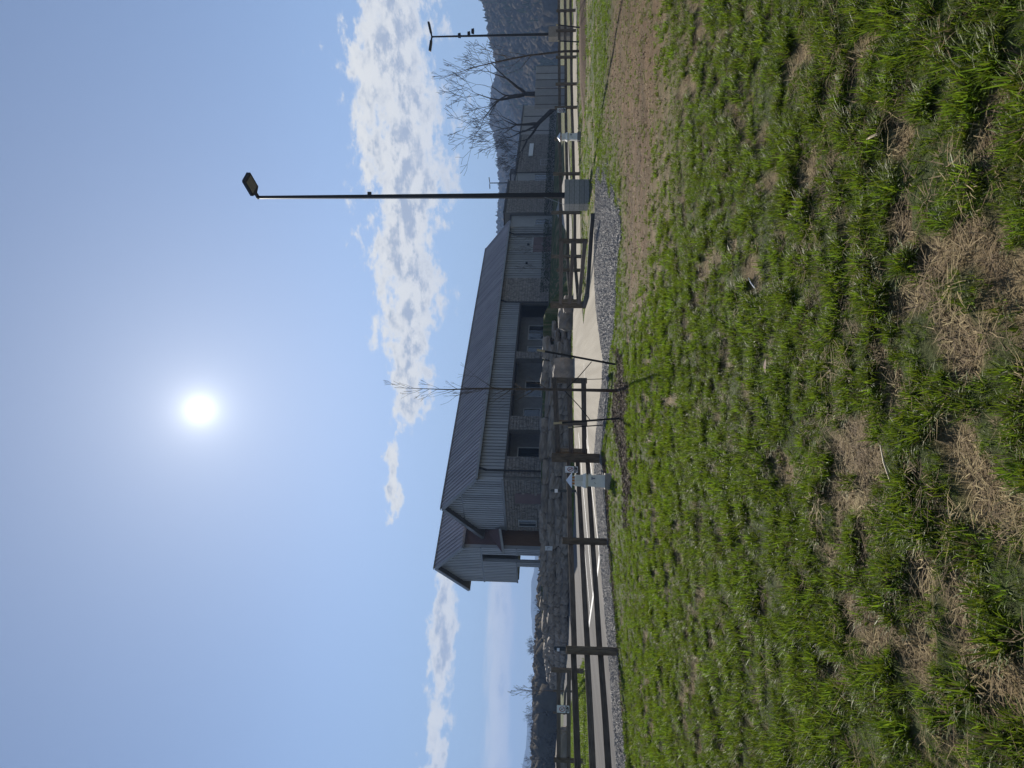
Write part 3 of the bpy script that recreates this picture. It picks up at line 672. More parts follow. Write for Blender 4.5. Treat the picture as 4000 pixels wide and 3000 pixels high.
# ------------------------------------------------------------------ boulder retaining wall
def rock_mesh(seed, name='boulder', mat='stone'):
    r = random.Random(seed); mb = MB()
    # a blocky slab: subdivided box pushed about
    n = 4; idx = {}
    def vid(x, y, z):
        k = (x, y, z)
        if k not in idx:
            q = Vector((x/n-.5, y/n-.5, z/n-.5))
            s_ = q.copy(); m_ = max(abs(s_.x), abs(s_.y), abs(s_.z))
            rnd = s_.normalized()*.62
            s_ = s_.lerp(rnd, .40)
            for i in range(3): s_[i] += r.uniform(-.06, .06)
            idx[k] = len(mb.v); mb.v.append(tuple(s_))
        return idx[k]
    for a in range(n):
        for b_ in range(n):
            for f in (0, n):
                for ax in range(3):
                    def c(u, v):
                        p = [0, 0, 0]; p[ax] = f; p[(ax+1) % 3] = u; p[(ax+2) % 3] = v; return vid(*p)
                    q = (c(a, b_), c(a+1, b_), c(a+1, b_+1), c(a, b_+1)); mb.f.append(q if f else q[::-1])
    return mb.mesh(name, mat)
ROCKS = [rock_mesh(100+k) for k in range(8)]
def boulder_wall():
    T = thing('boulder_retaining_wall', 'dry stacked boulder retaining wall below the stone building', 'retaining wall', (-8, 59.4, .8))
    xs = np.linspace(-48, 6.5, 400); ys = np.interp(xs, WALLX, WALLY); seg = np.hypot(np.diff(xs), np.diff(ys)); cum = np.concatenate([[0], np.cumsum(seg)])
    tot = cum[-1]; rows = 4
    for row in range(rows):
        d = rng.uniform(0, 1)
        while d < tot:
            w = rng.uniform(1.0, 3.0) if row > 1 else rng.uniform(.7, 2.2)
            dd = min(d+w/2, tot); x = float(np.interp(dd, cum, xs)); y = float(np.interp(dd, cum, ys))
            i = min(int(np.searchsorted(cum, dd)), len(xs)-1); i0 = max(i-4, 0); i1 = min(i+4, len(xs)-1)
            ang = math.atan2(ys[i1]-ys[i0], xs[i1]-xs[i0])
            g = float(plane(np.array(x), np.array(y))); top = FLOOR-.15+rng.uniform(-.15, .12)
            edge = min(1, (tot-dd)/5.0+.25); fade = min(1, dd/14+.35); top = g+(top-g)*min(edge, fade)
            h = (top-g)/rows
            set_ = .26*row+(.5 if row >= 3 else 0)-.35
            d += w
            if h < .18 and row > 1: continue
            o = bpy.data.objects.new('boulder', ROCKS[rng.randrange(8)]); COL.objects.link(o); o.parent = T; o.matrix_parent_inverse = wm(T).inverted()
            o.location = (x+math.sin(-ang)*set_+rng.uniform(-.08, .08), y+math.cos(ang)*set_-.35+rng.uniform(-.12, .1), g+h*(row+.5)+rng.uniform(-.09, .09))
            o.scale = (w*1.05, rng.uniform(1.1, 1.6), h*rng.uniform(1.02, 1.35)); o.rotation_euler = (rng.uniform(-.1, .1), rng.uniform(-.09, .09), ang+rng.uniform(-.12, .12))
boulder_wall()
for k, (v, y, w, h, lab) in enumerate([(2241, 1446, 1.6, 1.7, 'single tall grey boulder standing at the far road edge'), (2236, 1236, 2.0, 1.2, 'low pale boulder at the end of the retaining wall'),
        (2239, 1190, 1.3, .8, 'small dark boulder lying behind the right gate leaf'), (2232, 2950, 4.2, 1.4, 'long rough boulder lying across the road behind the grass island')]):
    g = gp(v, y); o = bpy.data.objects.new('boulder', ROCKS[k*2 % 8]); COL.objects.link(o)
    o.location = (g[0], g[1], g[2]+h*.38); o.scale = (w, 1.3, h); o.rotation_euler = (0, .05, rng.uniform(-.4, .4)); tag(o, lab, 'boulder')

# ------------------------------------------------------------------ fences and gates
def post(parent, x, y, h, w=.15, rz=0.0, mat='wood_side', sink=.1, name='post'):
    z = float(plane(np.array(x), np.array(y))); mb = MB()
    lean = (rng.uniform(-.012, .012), rng.uniform(-.012, .012)); a = Vector((x, y, z-sink)); b_ = Vector((x+lean[0], y+lean[1], z+h))
    mb.beam(a, b_, w, w, up=(math.sin(rz), -math.cos(rz), 0), bev=w*.08)
    return part(name, mb, mat, parent)
def fence(label, posts, rails, depth=.045, rh=.14, group=None, rails_side=-1, w=.15):
    x, y = posts[0][:2]; T = thing('rail_fence', label, 'fence', (x, y, float(plane(np.array(x), np.array(y)))), group)
    for i, p in enumerate(posts):
        q = posts[min(i+1, len(posts)-1)]; o_ = posts[max(i-1, 0)]
        if len(p) > 3 and p[3] == 'nopost': continue
        post(T, p[0], p[1], p[2], p[3] if len(p) > 3 else w, math.atan2(q[1]-o_[1], q[0]-o_[0]))
    for p, q in zip(posts[:-1], posts[1:]):
        for z in rails:
            a = Vector((p[0], p[1], float(plane(np.array(p[0]), np.array(p[1])))+z+rng.uniform(-.015, .015))); b_ = Vector((q[0], q[1], float(plane(np.array(q[0]), np.array(q[1])))+z+rng.uniform(-.015, .015)))
            d = (b_-a).normalized(); nrm = Vector((d.y, -d.x, 0))*(w/2+depth/2+.002)*rails_side
            m = MB(); mid = (a+b_)/2+Vector((0, 0, rng.uniform(-.012, .004))); m2 = d*.0
            m.beam(a+nrm-d*.02, mid+nrm, depth, rh); m.beam(mid+nrm, b_+nrm+d*.02, depth, rh); part('rail', m, 'wood', T)
    return T
C_ = (-2.41, 22.96); F_ = (3.73, 32.27)
fence('three rail timber fence along the gravel, ending at the power pedestal', [(-10.6, 10.7, 1.27), (-8.45, 13.87, 1.26), (-6.44, 16.88, 1.25), (-4.46, 19.85, 1.3), (C_[0], C_[1], 1.6, .235)], [1.06, .735, .42])
fence('long three rail timber fence beyond the lawn, beside the small trees', [(F_[0], F_[1], 1.66, .26), (6.05, 36.6, 1.35), (6.95, 37.54, 1.62), (9.38, 37.75, 1.62), (12.04, 39.57, 1.52), (14.7, 41.4, 1.45), (17.24, 43.07, 1.42), (18.92, 43.6, 1.36), (21.04, 44.5, 1.33), (23.2, 45.4, 1.33), (24.9, 46.1, 1.3), (27.2, 47.2, 1.3)], [1.12, .72, .34], rh=.17)
fence('rail fence with a warning sign on the grass island', [(-21.5, 34.2, 1.5), (-18.04, 33.34, 1.5), (-13.31, 32.33, 1.62)], [1.28, .80], rh=.19, w=.17)
fence('short rail fence turning back behind the grass island', [(-13.31, 32.6, .1, 'nopost'), (-22.43, 50.79, 1.5), (-26.5, 56, 1.5)], [1.15, .62], rh=.17)
def gate(label, hinge, end, hz, ez, stiles, boards=(.0, .43, .86)):
    hx, hy = hinge; ex, ey = end; T = thing('gate_leaf', label, 'gate', (hx, hy, hz), 'gate leaves of the drive')
    a0 = Vector((hx, hy, hz)); a1 = Vector((ex, ey, ez)); d = (a1-a0).normalized(); nrm = Vector((d.y, -d.x, 0))
    for k in boards:
        m = MB(); m.beam(a0+Vector((0, 0, k+.07))+nrm*.06, a1+Vector((0, 0, k+.07))+nrm*.06, .045, .15); part('gate_board', m, 'wood', T)
    for f, top in stiles:
        p = a0.lerp(a1, f); m = MB(); m.beam(p+Vector((0, 0, -.03)), p+Vector((0, 0, top)), .15, .09, up=(d.x, d.y, 0)); part('stile', m, 'wood_side', T)
    return T
gate('open gate leaf behind the staked young tree', (-2.25, 23.15), (.23, 20.6), .76, .90, [(.02, 1.02), (.42, 1.02), (.96, 1.03)])
gate('open gate leaf of wide boards across the drive', (3.80, 32.0), (5.2, 24.8), .82, .79, [(.03, 1.0), (.98, 1.02)], (.0, .42, .84))

# ------------------------------------------------------------------ signs
def text_mesh(s, size, mat):
    c = bpy.data.curves.new('lettering', 'FONT'); c.body = s; c.size = size; c.align_x = 'CENTER'; c.align_y = 'CENTER'; c.extrude = .001; c.offset = .004*size/.06
    o = bpy.data.objects.new('tmp', c); me = bpy.data.meshes.new_from_object(o); bpy.data.objects.remove(o); me.materials.append(MT[mat]); return me
def climb_sign(label, pos, facing, w=.29, h=.42):
    """white plate: small note at the top, red ring with a climbing figure, DO NOT / CLIMB"""
    T = thing('warning_sign', label, 'sign', pos); R_ = Matrix.Translation(pos) @ Matrix.Rotation(facing, 4, 'Z')
    def add(name, me, off=(0, 0, 0), up=True):
        o = bpy.data.objects.new(name, me); COL.objects.link(o)
        o.matrix_basis = R_ @ Matrix.Translation(off) @ (Matrix.Rotation(math.pi/2, 4, 'X') if up else Matrix.Identity(4))
        mb_ = o.matrix_basis.copy(); o.parent = T; o.matrix_parent_inverse = wm(T).inverted(); o.matrix_basis = mb_; return o
    def rounded(w_, h_, r, t):
        mb = MB(); pr = []
        for cx, cz, a0 in ((w_/2-r, h_/2-r, 0), (-w_/2+r, h_/2-r, 90), (-w_/2+r, -h_/2+r, 180), (w_/2-r, -h_/2+r, 270)):
            for k in range(5): a = math.radians(a0+k*22.5); pr.append((cx+r*math.cos(a), cz+r*math.sin(a)))
        n = len(pr); mb.add([(x, -t/2, z) for x, z in pr]+[(x, t/2, z) for x, z in pr], [tuple(range(n)), tuple(range(2*n-1, n-1, -1))]+[(i, i+n, (i+1) % n+n, (i+1) % n) for i in range(n)]); return mb
    add('border', rounded(w, h, .03, .006).mesh('border', 'black'), (0, 0, 0), False)
    add('plate', rounded(w-.018, h-.018, .025, .006).mesh('plate', 'signwhite'), (0, -.003, 0), False)
    mb = MB(); n = 36; R1, R2 = w*.33, w*.26; zc = h*.07
    for k in range(n):
        a, b_ = 2*math.pi*k/n, 2*math.pi*(k+1)/n
        mb.add([(r*math.cos(q), 0, r*math.sin(q)) for q in (a, b_) for r in (R1, R2)], [(0, 1, 3, 2), (2, 3, 1, 0)])
    q = .018; mb.add([(-R2*.72-q*.4, -.0005, R2*.72-q*.4), (-R2*.72+q*.4, -.0005, R2*.72+q*.4), (R2*.72+q*.4, -.0005, -R2*.72+q*.4), (R2*.72-q*.4, -.0005, -R2*.72-q*.4)], [(0, 1, 2, 3), (3, 2, 1, 0)])
    add('prohibition_ring', mb.mesh('prohibition_ring', 'red'), (0, -.0105, zc), False)
    mb = MB(); s_ = w
    for a, b_, t in (((0, -.02), (.02, .09), .07), ((.02, .08), (.10, .15), .03), ((.01, .07), (-.09, .12), .03), ((0, -.02), (.07, -.10), .035), ((0, -.02), (-.08, -.06), .035), ((-.08, -.06), (-.07, -.14), .03), ((.07, -.1), (.04, -.18), .03)):
        A = Vector((a[0]*s_, 0, a[1]*s_)); Bq = Vector((b_[0]*s_, 0, b_[1]*s_)); mb.beam(A, Bq, .001, t*s_, up=Vector((0, 1, 0)).cross(Bq-A))
    mb.add([(.02*s_+.028*s_*math.cos(k*.785), -.0006, .15*s_+.028*s_*math.sin(k*.785)) for k in range(8)], [tuple(range(8))])
    add('climbing_figure', mb.mesh('climbing_figure', 'black'), (0, -.0095, zc), False)
    add('lettering', text_mesh('DO NOT', w*.235, 'black'), (0, -.0085, -h*.26))
    add('lettering', text_mesh('CLIMB', w*.235, 'black'), (0, -.0085, -h*.385))
    mb = MB(); mb.add([(-w*.36+.012*math.cos(k*.785), 0, h*.40+.012*math.sin(k*.785)) for k in range(8)], [tuple(range(8))]); add('small_mark', mb.mesh('small_mark', 'black'), (0, -.0085, 0), False)
p = at(2231.5, 1838, 21.9); fa = math.atan2(22.96-19.85, -2.41+4.46)
climb_sign('do not climb sign on the fence behind the white power pedestal', (p[0]+.05, p[1]-.16, p[2]), fa-.12)
p = at(2199.5, 2762, 32.75); climb_sign('do not climb sign on the rail fence at the grass island', (p[0], p[1]-.2, p[2]), -.2, .42, .60)
p = at(2193, 440, 42.6); climb_sign('small do not climb sign on the long fence near the far pedestal', (p[0], p[1]-.35, p[2]), .45, .40, .52)

# ------------------------------------------------------------------ power pedestals (lighthouse shaped)
def pedestal(x, y, label, rz=0.0, h=1.21):
    z = float(plane(np.array(x), np.array(y))); T = thing('power_pedestal', label, 'power pedestal', (x, y, z), 'white power pedestals by the fences')
    k = h/1.21
    def frus(mb, levels):
        base = len(mb.v)
        for zz, hw, hd in levels:
            for sx, sy in ((-1, -1), (1, -1), (1, 1), (-1, 1)):
                X, Y = sx*hw*k, sy*hd*k; mb.v.append((x+X*math.cos(rz)-Y*math.sin(rz), y+X*math.sin(rz)+Y*math.cos(rz), z+zz*k))
        for i in range(len(levels)-1):
            for j in range(4): j2 = (j+1) % 4; mb.f.append((base+i*4+j, base+i*4+j2, base+i*4+4+j2, base+i*4+4+j))
        mb.f.append((base+3, base+2, base+1, base)); e = base+(len(levels)-1)*4; mb.f.append((e, e+1, e+2, e+3)); return mb
    part('concrete_base', frus(MB(), [(-.06, .215, .21), (.17, .215, .21)]), 'concrete', T)
    part('body', frus(MB(), [(.17, .17, .16), (.50, .155, .145), (.62, .145, .14)]), 'white', T)
    part('head', frus(MB(), [(.62, .15, .145), (.655, .19, .185), (.685, .205, .2), (.80, .155, .15), (.98, .15, .145)]), 'white', T)
    part('amber_lens', frus(MB(), [(.98, .13, .125), (1.05, .13, .125)]), 'amber', T)
    mb = MB()
    for sx in (-.12, -.04, .04, .12):
        for sy in (-.128,):
            X, Y = sx*k, sy*k; mb.box((x+X*math.cos(rz)-Y*math.sin(rz), y+X*math.sin(rz)+Y*math.cos(rz), z+1.015*k), (.022, .03, .07*k), rz)
    part('lens_bars', mb, 'white', T)
    part('roof', frus(MB(), [(1.05, .2, .195), (1.06, .2, .195), (1.21, .006, .006)]), 'whitetop', T)
    def loc(X, Y, Z): return (x+(X*math.cos(rz)-Y*math.sin(rz))*k, y+(X*math.sin(rz)+Y*math.cos(rz))*k, z+Z*k)
    part('outlet_cover', MB().box(loc(.06, -.158, .855), (.15*k, .02, .2*k), rz), 'white', T)
    part('outlet_cover', MB().box(loc(-.09, -.155, .87), (.09*k, .02, .16*k), rz), 'white', T)
    part('tap', MB().tube([loc(.07, -.14, .5), loc(.07, -.23, .49), loc(.07, -.25, .44)], .016*k, 8).tube([loc(.03, -.22, .52), loc(.11, -.22, .52)], .014*k, 6), 'fascia', T)
    part('side_socket', MB().box(loc(.165, -.02, .56), (.05*k, .07*k, .09*k), rz), 'white', T)
    part('hose_hook', MB().tube([loc(-.07, -.155, .42), loc(-.04, -.18, .45)], .006*k, 6), 'fascia', T)
pedestal(-2.6, 18.9, 'white lighthouse shaped power pedestal on a concrete base by the corner post', .12)
pedestal(13.76, 38.51, 'white lighthouse shaped power pedestal in front of the long rail fence', -.1, 1.3)

# ------------------------------------------------------------------ lamp posts
def lamp_head(T, root, yaw, tilt, L=1.0, wd=.52, axes=None):
    """shoebox head on a short knuckle, lens below"""
    R_ = Matrix.Translation(root) @ Matrix.Rotation(yaw, 4, 'Z') @ Matrix.Rotation(-tilt, 4, 'Y')
    if axes:
        X = Vector(axes[0]).normalized(); Y = Vector(axes[1]); Y = (Y-X*X.dot(Y)).normalized(); Z = X.cross(Y); R_ = Matrix.Translation(root) @ Matrix((X, Y, Z)).transposed().to_4x4()
    def hx(mb, x0, x1, y0, y1, z0, z1, tp=0): return mb.hexa([R_ @ Vector(p) for p in ((x0, y0+tp, z0), (x1, y0+tp, z0), (x1, y1-tp, z0), (x0, y1-tp, z0), (x0, y0, z1), (x1, y0, z1), (x1, y1, z1), (x0, y1, z1))])
    m = MB(); hx(m, -.08, .30, -.06, .06, -.05, .05); part('knuckle', m, 'darkmetal', T)
    m = MB(); pr = [(.24, .09), (.34, wd/2), (.24+L-.06, wd/2), (.24+L, wd/2-.06), (.24+L, -wd/2+.06), (.24+L-.06, -wd/2), (.34, -wd/2), (.24, -.09)]
    n = len(pr); m.add([R_ @ Vector((x, y, -.06)) for x, y in pr]+[R_ @ Vector((x, y, .07)) for x, y in pr], [tuple(range(n)), tuple(range(2*n-1, n-1, -1))]+[(i, i+n, (i+1) % n+n, (i+1) % n) for i in range(n)])
    hd = part('lamp_head', m, 'darkmetal', T)
    for k in range(4):
        m = MB(); y0 = -wd/2+.07+k*(wd-.14)/4; hx(m, .44, .24+L-.14, y0+.01, y0+(wd-.14)/4-.01, -.075, -.061); part('lens_strip', m, 'lens', hd)
def plank_box(T, x, y, size, h, z, n=5, rz=0.0):
    for k in range(n):
        m = MB(); m.box((x, y, z+h*(k+.5)/n), (size, size, h/n-.012), rz); part('base_board', m, 'box_wood', T)
    m = MB(); m.box((x, y, z+h/2), (size-.05, size-.05, h+.004), rz); part('base_core', m, 'black', T)
def lamp1():
    x, y = 8.15, 29.83; z = float(plane(np.array(x), np.array(y))); T = thing('lamp_post', 'tall lamp post with one tilted lamp head rising from a boarded box', 'lamp post', (x, y, z))
    plank_box(T, x, y, 1.05, 1.05, z, 5, .03)
    top = at(1003, 768, y)[2]
    m = MB(); m.beam((x, y, z), (x-.02, y, top), .215, .215, up=(0, -1, 0)); 
    n = len(m.v)//2; c = Vector((x, y, 0))
    for i in range(n, 2*n):
        v = m.v[i]; m.v[i] = (x-.02+(v[0]-x+.02)*.52, y+(v[1]-y)*.52, v[2])
    pl = part('pole', m, 'darkmetal', T)
    lamp_head(T, (x, y, top-.05), 0, 0, .95, .60, ((.51, -.85, .07), (.51, .29, -.10)))
    m = MB(); m.box((x+.13, y, z+9.6), (.12, .1, .16)); part('bracket', m, 'darkmetal', T)
    m = MB(); m.tube([(x-.1, y-.1, z+1.9), (x-.35, y-.25, z+1.35), (x-.48, y-.3, z+1.05)], .012, 5); part('cable', m, 'frame', T)
lamp1()
def lamp2():
    g = at(2178, 133, 52); x, y = g[0], 52.0; z = tz(x, y); T = thing('lamp_post', 'lamp post with twin lamp heads and floodlights behind the long rail fence', 'lamp post', (x, y, z))
    top = at(1687, 142, y)[2]; zb = at(2180, 132, y)[2]; zt = at(2143, 132, y)[2]
    m = MB(); m.box((x, y, (zt+z)/2), (.78, .78, zt-z)); part('concrete_base', m, 'concrete', T)
    m = MB(); m.tube([(x, y, zt-.1), (x, y, (zt+top)/2), (x, y, top)], [.11, .085, .06], 10); part('pole', m, 'darkmetal', T)
    lamp_head(T, (x, y, top), math.radians(-12), math.radians(12), .82, .42); lamp_head(T, (x, y, top), math.radians(168), math.radians(10), .8, .42)
    for v, sx, w in ((1795, .0, .3), (1832, .12, .26), (1847, .3, .34)):
        zz = at(v, 140, y)[2]; m = MB(); m.box((x+sx, y-.1, zz), (w, .26, .2), .2, .8); part('floodlight', m, 'darkmetal', T)
lamp2()
def lamp3():
    y = 150.; b_ = at(2030, 713, y); t = at(1913, 715, y); z = tz(b_[0], y); T = thing('lamp_post', 'distant twin headed lamp post rising behind the annex roof', 'lamp post', (b_[0], y, z))
    m = MB(); m.tube([(b_[0], y, z), (t[0], y, t[2])], [.16, .1], 8); part('pole', m, 'darkmetal', T)
    lamp_head(T, (t[0], y, t[2]), 0, .12, 1.0, .6); lamp_head(T, (t[0], y, t[2]), math.pi, -.05, 1.0, .6)
lamp3()
def small_posts():
    for v0, v1, py, lab in ((2150, 2251, 1918, 'dark service pipe with pale box in front of the boulder wall'), (2163, 2238, 2536, 'dark round service post with pale box at the road edge')):
        g = gp(v1, py); top = at(v0, py, g[1])[2]; T = thing('service_post', lab, 'service post', tuple(g))
        r = .09 if py < 2000 else .16
        m = MB(); m.lathe((g[0], g[1], g[2]), [(r, 0), (r, top-g[2]-.15), (r*.9, top-g[2]-.05), (r*.4, top-g[2])], 12); part('pipe', m, 'pipe', T)
        m = MB(); m.box((g[0], g[1]-r-.05, top-.38*(1 if py < 2000 else .9)), (.22, .1, .2)); part('pale_box', m, 'signwhite', T)
    g = at(2146, 2111, 62); T = thing('leaning_sign', 'small tilted white sign lying on the boulder wall', 'sign', (g[0], g[1]-3, g[2]))
    m = MB(); m.box((g[0], g[1]-3, g[2]), (.35, .05, .62), .3); o = part('plate', m, 'signwhite', T)
    m = MB(); m.tube([(g[0]-.08, g[1]-3.05, g[2]+.1), (g[0]+.05, g[1]-3.05, g[2]+.14), (g[0]+.08, g[1]-3.05, g[2]-.08)], .015, 5); part('mark', m, 'black', T)
small_posts()
def panel_fence():
    y = 84.; T = thing('panel_fence', 'pale grey board fence panels in front of the bare trees', 'fence', tuple(at(2178, 340, y)))
    us = [258, 287, 312, 343, 346, 375, 408, 427]
    for a, b_ in zip(us[:-1], us[1:]):
        p0 = at(2094+(a-258)*-.04, a, y); p1 = at(2094-(b_-258)*.04, b_, y); zb = tz((p0[0]+p1[0])/2, y)-.1
        if abs(p0[0]-p1[0]) < .3: continue
        m = MB(); m.hexa([(p1[0]+.05, y, zb), (p0[0]-.05, y, zb), (p0[0]-.05, y+.1, zb), (p1[0]+.05, y+.1, zb), (p1[0]+.05, y, p1[2]), (p0[0]-.05, y, p0[2]), (p0[0]-.05, y+.1, p0[2]), (p1[0]+.05, y+.1, p1[2])]); part('fence_panel', m, 'panelwall', T)
        m = MB(); m.beam((p0[0], y+.12, zb), (p0[0], y+.12, p0[2]-.05), .12, .12); part('fence_post', m, 'wood', T)
panel_fence()

# ------------------------------------------------------------------ trees
def grow(mb, p, d, length, rad, depth, r, spread=.6, up=.25, ratio=.74, kids=(2, 3), wob=.16, sides=5, minr=.004):
    n = 4; pts = [p.copy()]; rads = [rad]; q = p.copy(); dd = d.copy()
    for i in range(n):
        dd = (dd+Vector((r.uniform(-wob, wob), r.uniform(-wob, wob), r.uniform(-wob, wob)+up*.12))).normalized()
        q = q+dd*(length/n); pts.append(q.copy()); rads.append(max(minr, rad*(1-.45*(i+1)/n)))
    mb.tube(pts, rads, sides if depth > 2 else (4 if depth > 1 else 3), cap=False)
    if depth <= 0: return
    k = r.randint(*kids); ph = r.uniform(0, 6.28)
    for i in range(k):
        a = ph+6.28*i/k+r.uniform(-.5, .5); ax = dd.cross(Vector((.3, .9, .2))).normalized(); ay = dd.cross(ax)
        sp = spread*r.uniform(.6, 1.25)
        nd = (dd*math.cos(sp)+(ax*math.cos(a)+ay*math.sin(a))*math.sin(sp)+Vector((0, 0, up*.3))).normalized()
        j = n if i < 2 else r.randint(2, n)
        grow(mb, pts[j], nd, length*ratio*r.uniform(.8, 1.15), rads[j]*.72, depth-1, r, spread, up, ratio, kids, wob, sides, minr)
def bare_tree(name, label, x, y, h, seed, trunk_r, depth=6, fork=.32, lean=(0, 0), group=None, mat='barkdark', spread=.55, base=None, minr=.012, up=.3):
    r = random.Random(seed); z = (tz(x, y) if base is None else base)-.1
    T = thing(name, label, 'tree', (x, y, z), group)
    top = Vector((x+lean[0], y+lean[1], z+h*fork)); t = MB()
    t.tube([(x, y, z-.1), (x+lean[0]*.3, y, z+h*fork*.4), tuple(top)], [trunk_r*1.25, trunk_r, trunk_r*.85], 8); part('trunk', t, mat, T, True)
    c = MB(); n = r.randint(3, 4); ph = r.uniform(0, 6)
    for i in range(n):
        a = ph+6.28*i/n; sp = spread*r.uniform(.5, 1.1)
        d = Vector((math.cos(a)*math.sin(sp)+lean[0]*.1, math.sin(a)*math.sin(sp), math.cos(sp))).normalized()
        grow(c, top-Vector((0, 0, .15)), d, h*.26*r.uniform(.85, 1.15), trunk_r*.62, depth-1, r, spread, up, .76, (2, 3), .17, 6, minr)
    part('crown', c, mat, T); return T
def young_tree(name, label, x, y, h, seed, lean=(0, 0), r0=.05, first=.3, count=26, reach=.9, group=None, base=None, mat='bark', rmin=.006, upk=1.0):
    """slim planted tree: one leader, thin upswept twigs"""
    r = random.Random(seed); z = tz(x, y) if base is None else base; T = thing(name, label, 'tree', (x, y, z), group)
    pts = []; rad = []
    for i in range(9):
        f = i/8; pts.append(Vector((x+lean[0]*f*f+r.uniform(-.02, .02), y+lean[1]*f, z-.05+h*f))); rad.append(max(rmin, r0*(1-f)**.8))
    t = MB(); t.tube(pts, rad, 8); part('trunk', t, mat, T, True)
    c = MB()
    for i in range(count):
        f = first+(1-first)*(i+r.random())/count*.97; j = min(int(f*8), 7); p = pts[j].lerp(pts[j+1], f*8-j)
        a = r.uniform(0, 6.28); L = reach*(1.15-.75*f)*r.uniform(.6, 1.2)
        d = Vector((math.cos(a), math.sin(a), upk*(.75+.9*f))).normalized()
        grow(c, p, d, L*.6, max(rmin*.9, rad[j]*.38), 2, r, .35, .55, .62, (1, 3), .12, 4, rmin*.7)
    part('crown', c, mat, T); return T
def stake(label, a, b_, r=.022, tip=.16):
    T = thing('tree_stake', label, 'stake', tuple(a)); a = Vector(a); b_ = Vector(b_); d = (b_-a).normalized()
    m = MB(); m.tube([a-d*.2, b_-d*tip], r, 7); part('rod', m, 'stake', T)
    m = MB(); m.tube([b_-d*tip, b_], r*1.12, 7); part('cap', m, 'staketip', T); return T
tx, ty = -.13, 16.74
young_tree('young_tree', 'slim staked young tree in the mulch ring before the gate', tx, ty, 5.5, 5, (-.02, 0), .044, .30, 26, 1.0, rmin=.0042)
s1 = gp(2413, 1425); s1t = at(2097, 1367, s1[1]); stake('leaning dark stake with a tan cap to the right of the young tree', s1, s1t, .026, .2)
s2 = gp(2424, 1634); s2t = at(2162, 1654, s2[1]); stake('upright dark stake with a tan cap to the left of the young tree', s2, s2t, .024, .2)
s3 = gp(2360, 1660); s3t = at(2220, 1670, s3[1]); stake('short thin stake with pale cap near the gravel edge', s3, s3t, .018, .12)
s4 = gp(2362, 1480); s4t = at(2225, 1484, s4[1]); stake('thin dark rod standing in the gravel beside the gate end', s4, s4t, .010, .05)
def strap(label, a, b_):
    m = MB(); a = Vector(a); b_ = Vector(b_); mid = (a+b_)/2-Vector((0, 0, .03)); m.tube([a, mid, b_], .011, 5); tag(part('tree_tie', m, 'strap'), label, 'tie')
tr_ = at(2205, 1526, ty)
strap('black tie from the young tree to the leaning stake', tr_, at(2311, 1413, (s1[1]+s1t[1])/2)); strap('black tie from the young tree to the upright stake', tr_, at(2307, 1643, s2[1]))
# second planted tree by the right-hand lamp
young_tree('young_tree', 'tall thin young tree on the mulch bed by the twin lamp post', 18.05, 37.5, 7.8, 8, (-1.4, 0), .07, .34, 22, 2.0, rmin=.011)
for (a, b_), lab in ((((2285, 110), (2172, 97)), 'dark stake at the right end of the far mulch bed'), (((2268, 164), (2178, 160)), 'dark stake in the middle of the far mulch bed')):
    q = gp(*a); stake(lab, q, at(b_[0], b_[1], q[1]), .035, .1)
def mulch_bed():
    mb = MB(); c = gp(2284, 195); n = 28; rr = random.Random(4)
    ring = [(c[0]+4.0*math.cos(2*math.pi*k/n)*rr.uniform(.85, 1.1), c[1]+1.5*math.sin(2*math.pi*k/n)*rr.uniform(.85, 1.1)) for k in range(n)]
    V = [(x, y, float(plane(np.array(x), np.array(y)))) for x, y in ring]+[(c[0]+(x-c[0])*.5, c[1]+(y-c[1])*.5, float(plane(np.array(x), np.array(y)))+.22) for x, y in ring]+[(c[0], c[1], c[2]+.27)]
    mb.add(V, [(i, (i+1) % n, n+(i+1) % n, n+i) for i in range(n)]+[(n+i, n+(i+1) % n, 2*n) for i in range(n)])
    struct('mulch_bed', mb, 'mulch')
mulch_bed()
# saplings before the taupe wall, one beyond the road
for k, (s_, t_, h, lab) in enumerate([(38.3, -3.0, 4.6, 'small leafless sapling before the double door'), (34.5, -3.4, 5.0, 'small leafless sapling before the plain siding wall'), (30.5, -3.2, 4.2, 'small leafless sapling before the stone bay')]):
    p = B(s_, t_, 0); young_tree('sapling', lab, p[0], p[1], h, 40+k, (.1, 0), .045, .3, 14, 1.3, group='saplings before the building', rmin=.013)
q = at(2190, 2700, 75); young_tree('sapling', 'thin leafless sapling beyond the road behind the grass island', q[0], 75, at(2006, 2700, 75)[2]-tz(q[0], 75), 77, (-.2, 0), .07, .45, 20, 2.0, rmin=.017)
# big leafless trees behind the annex
for k, (v, py, Y, top, tr2, lean, sd, lab) in enumerate([(2150, 372, 96, 1750, .42, (.2, 0), 3, 'largest leafless tree with upright trunk behind the panel fence'), (2150, 402, 100, 1790, .34, (-3.0, 0), 12, 'leafless tree with a leaning trunk beside the panel fence'),
        (2150, 560, 128, 1885, .30, (-2, 0), 31, 'leafless tree standing behind the annex roof')]):
    q = at(v, py, Y); bare_tree('bare_tree', lab, q[0], Y, (at(top, py, Y)[2]-tz(q[0], Y))*.8, sd, tr2, 6, .42 if k == 0 else .3, lean, 'leafless trees behind the annex', spread=.68 if k == 0 else .58, minr=.024, up=.42)

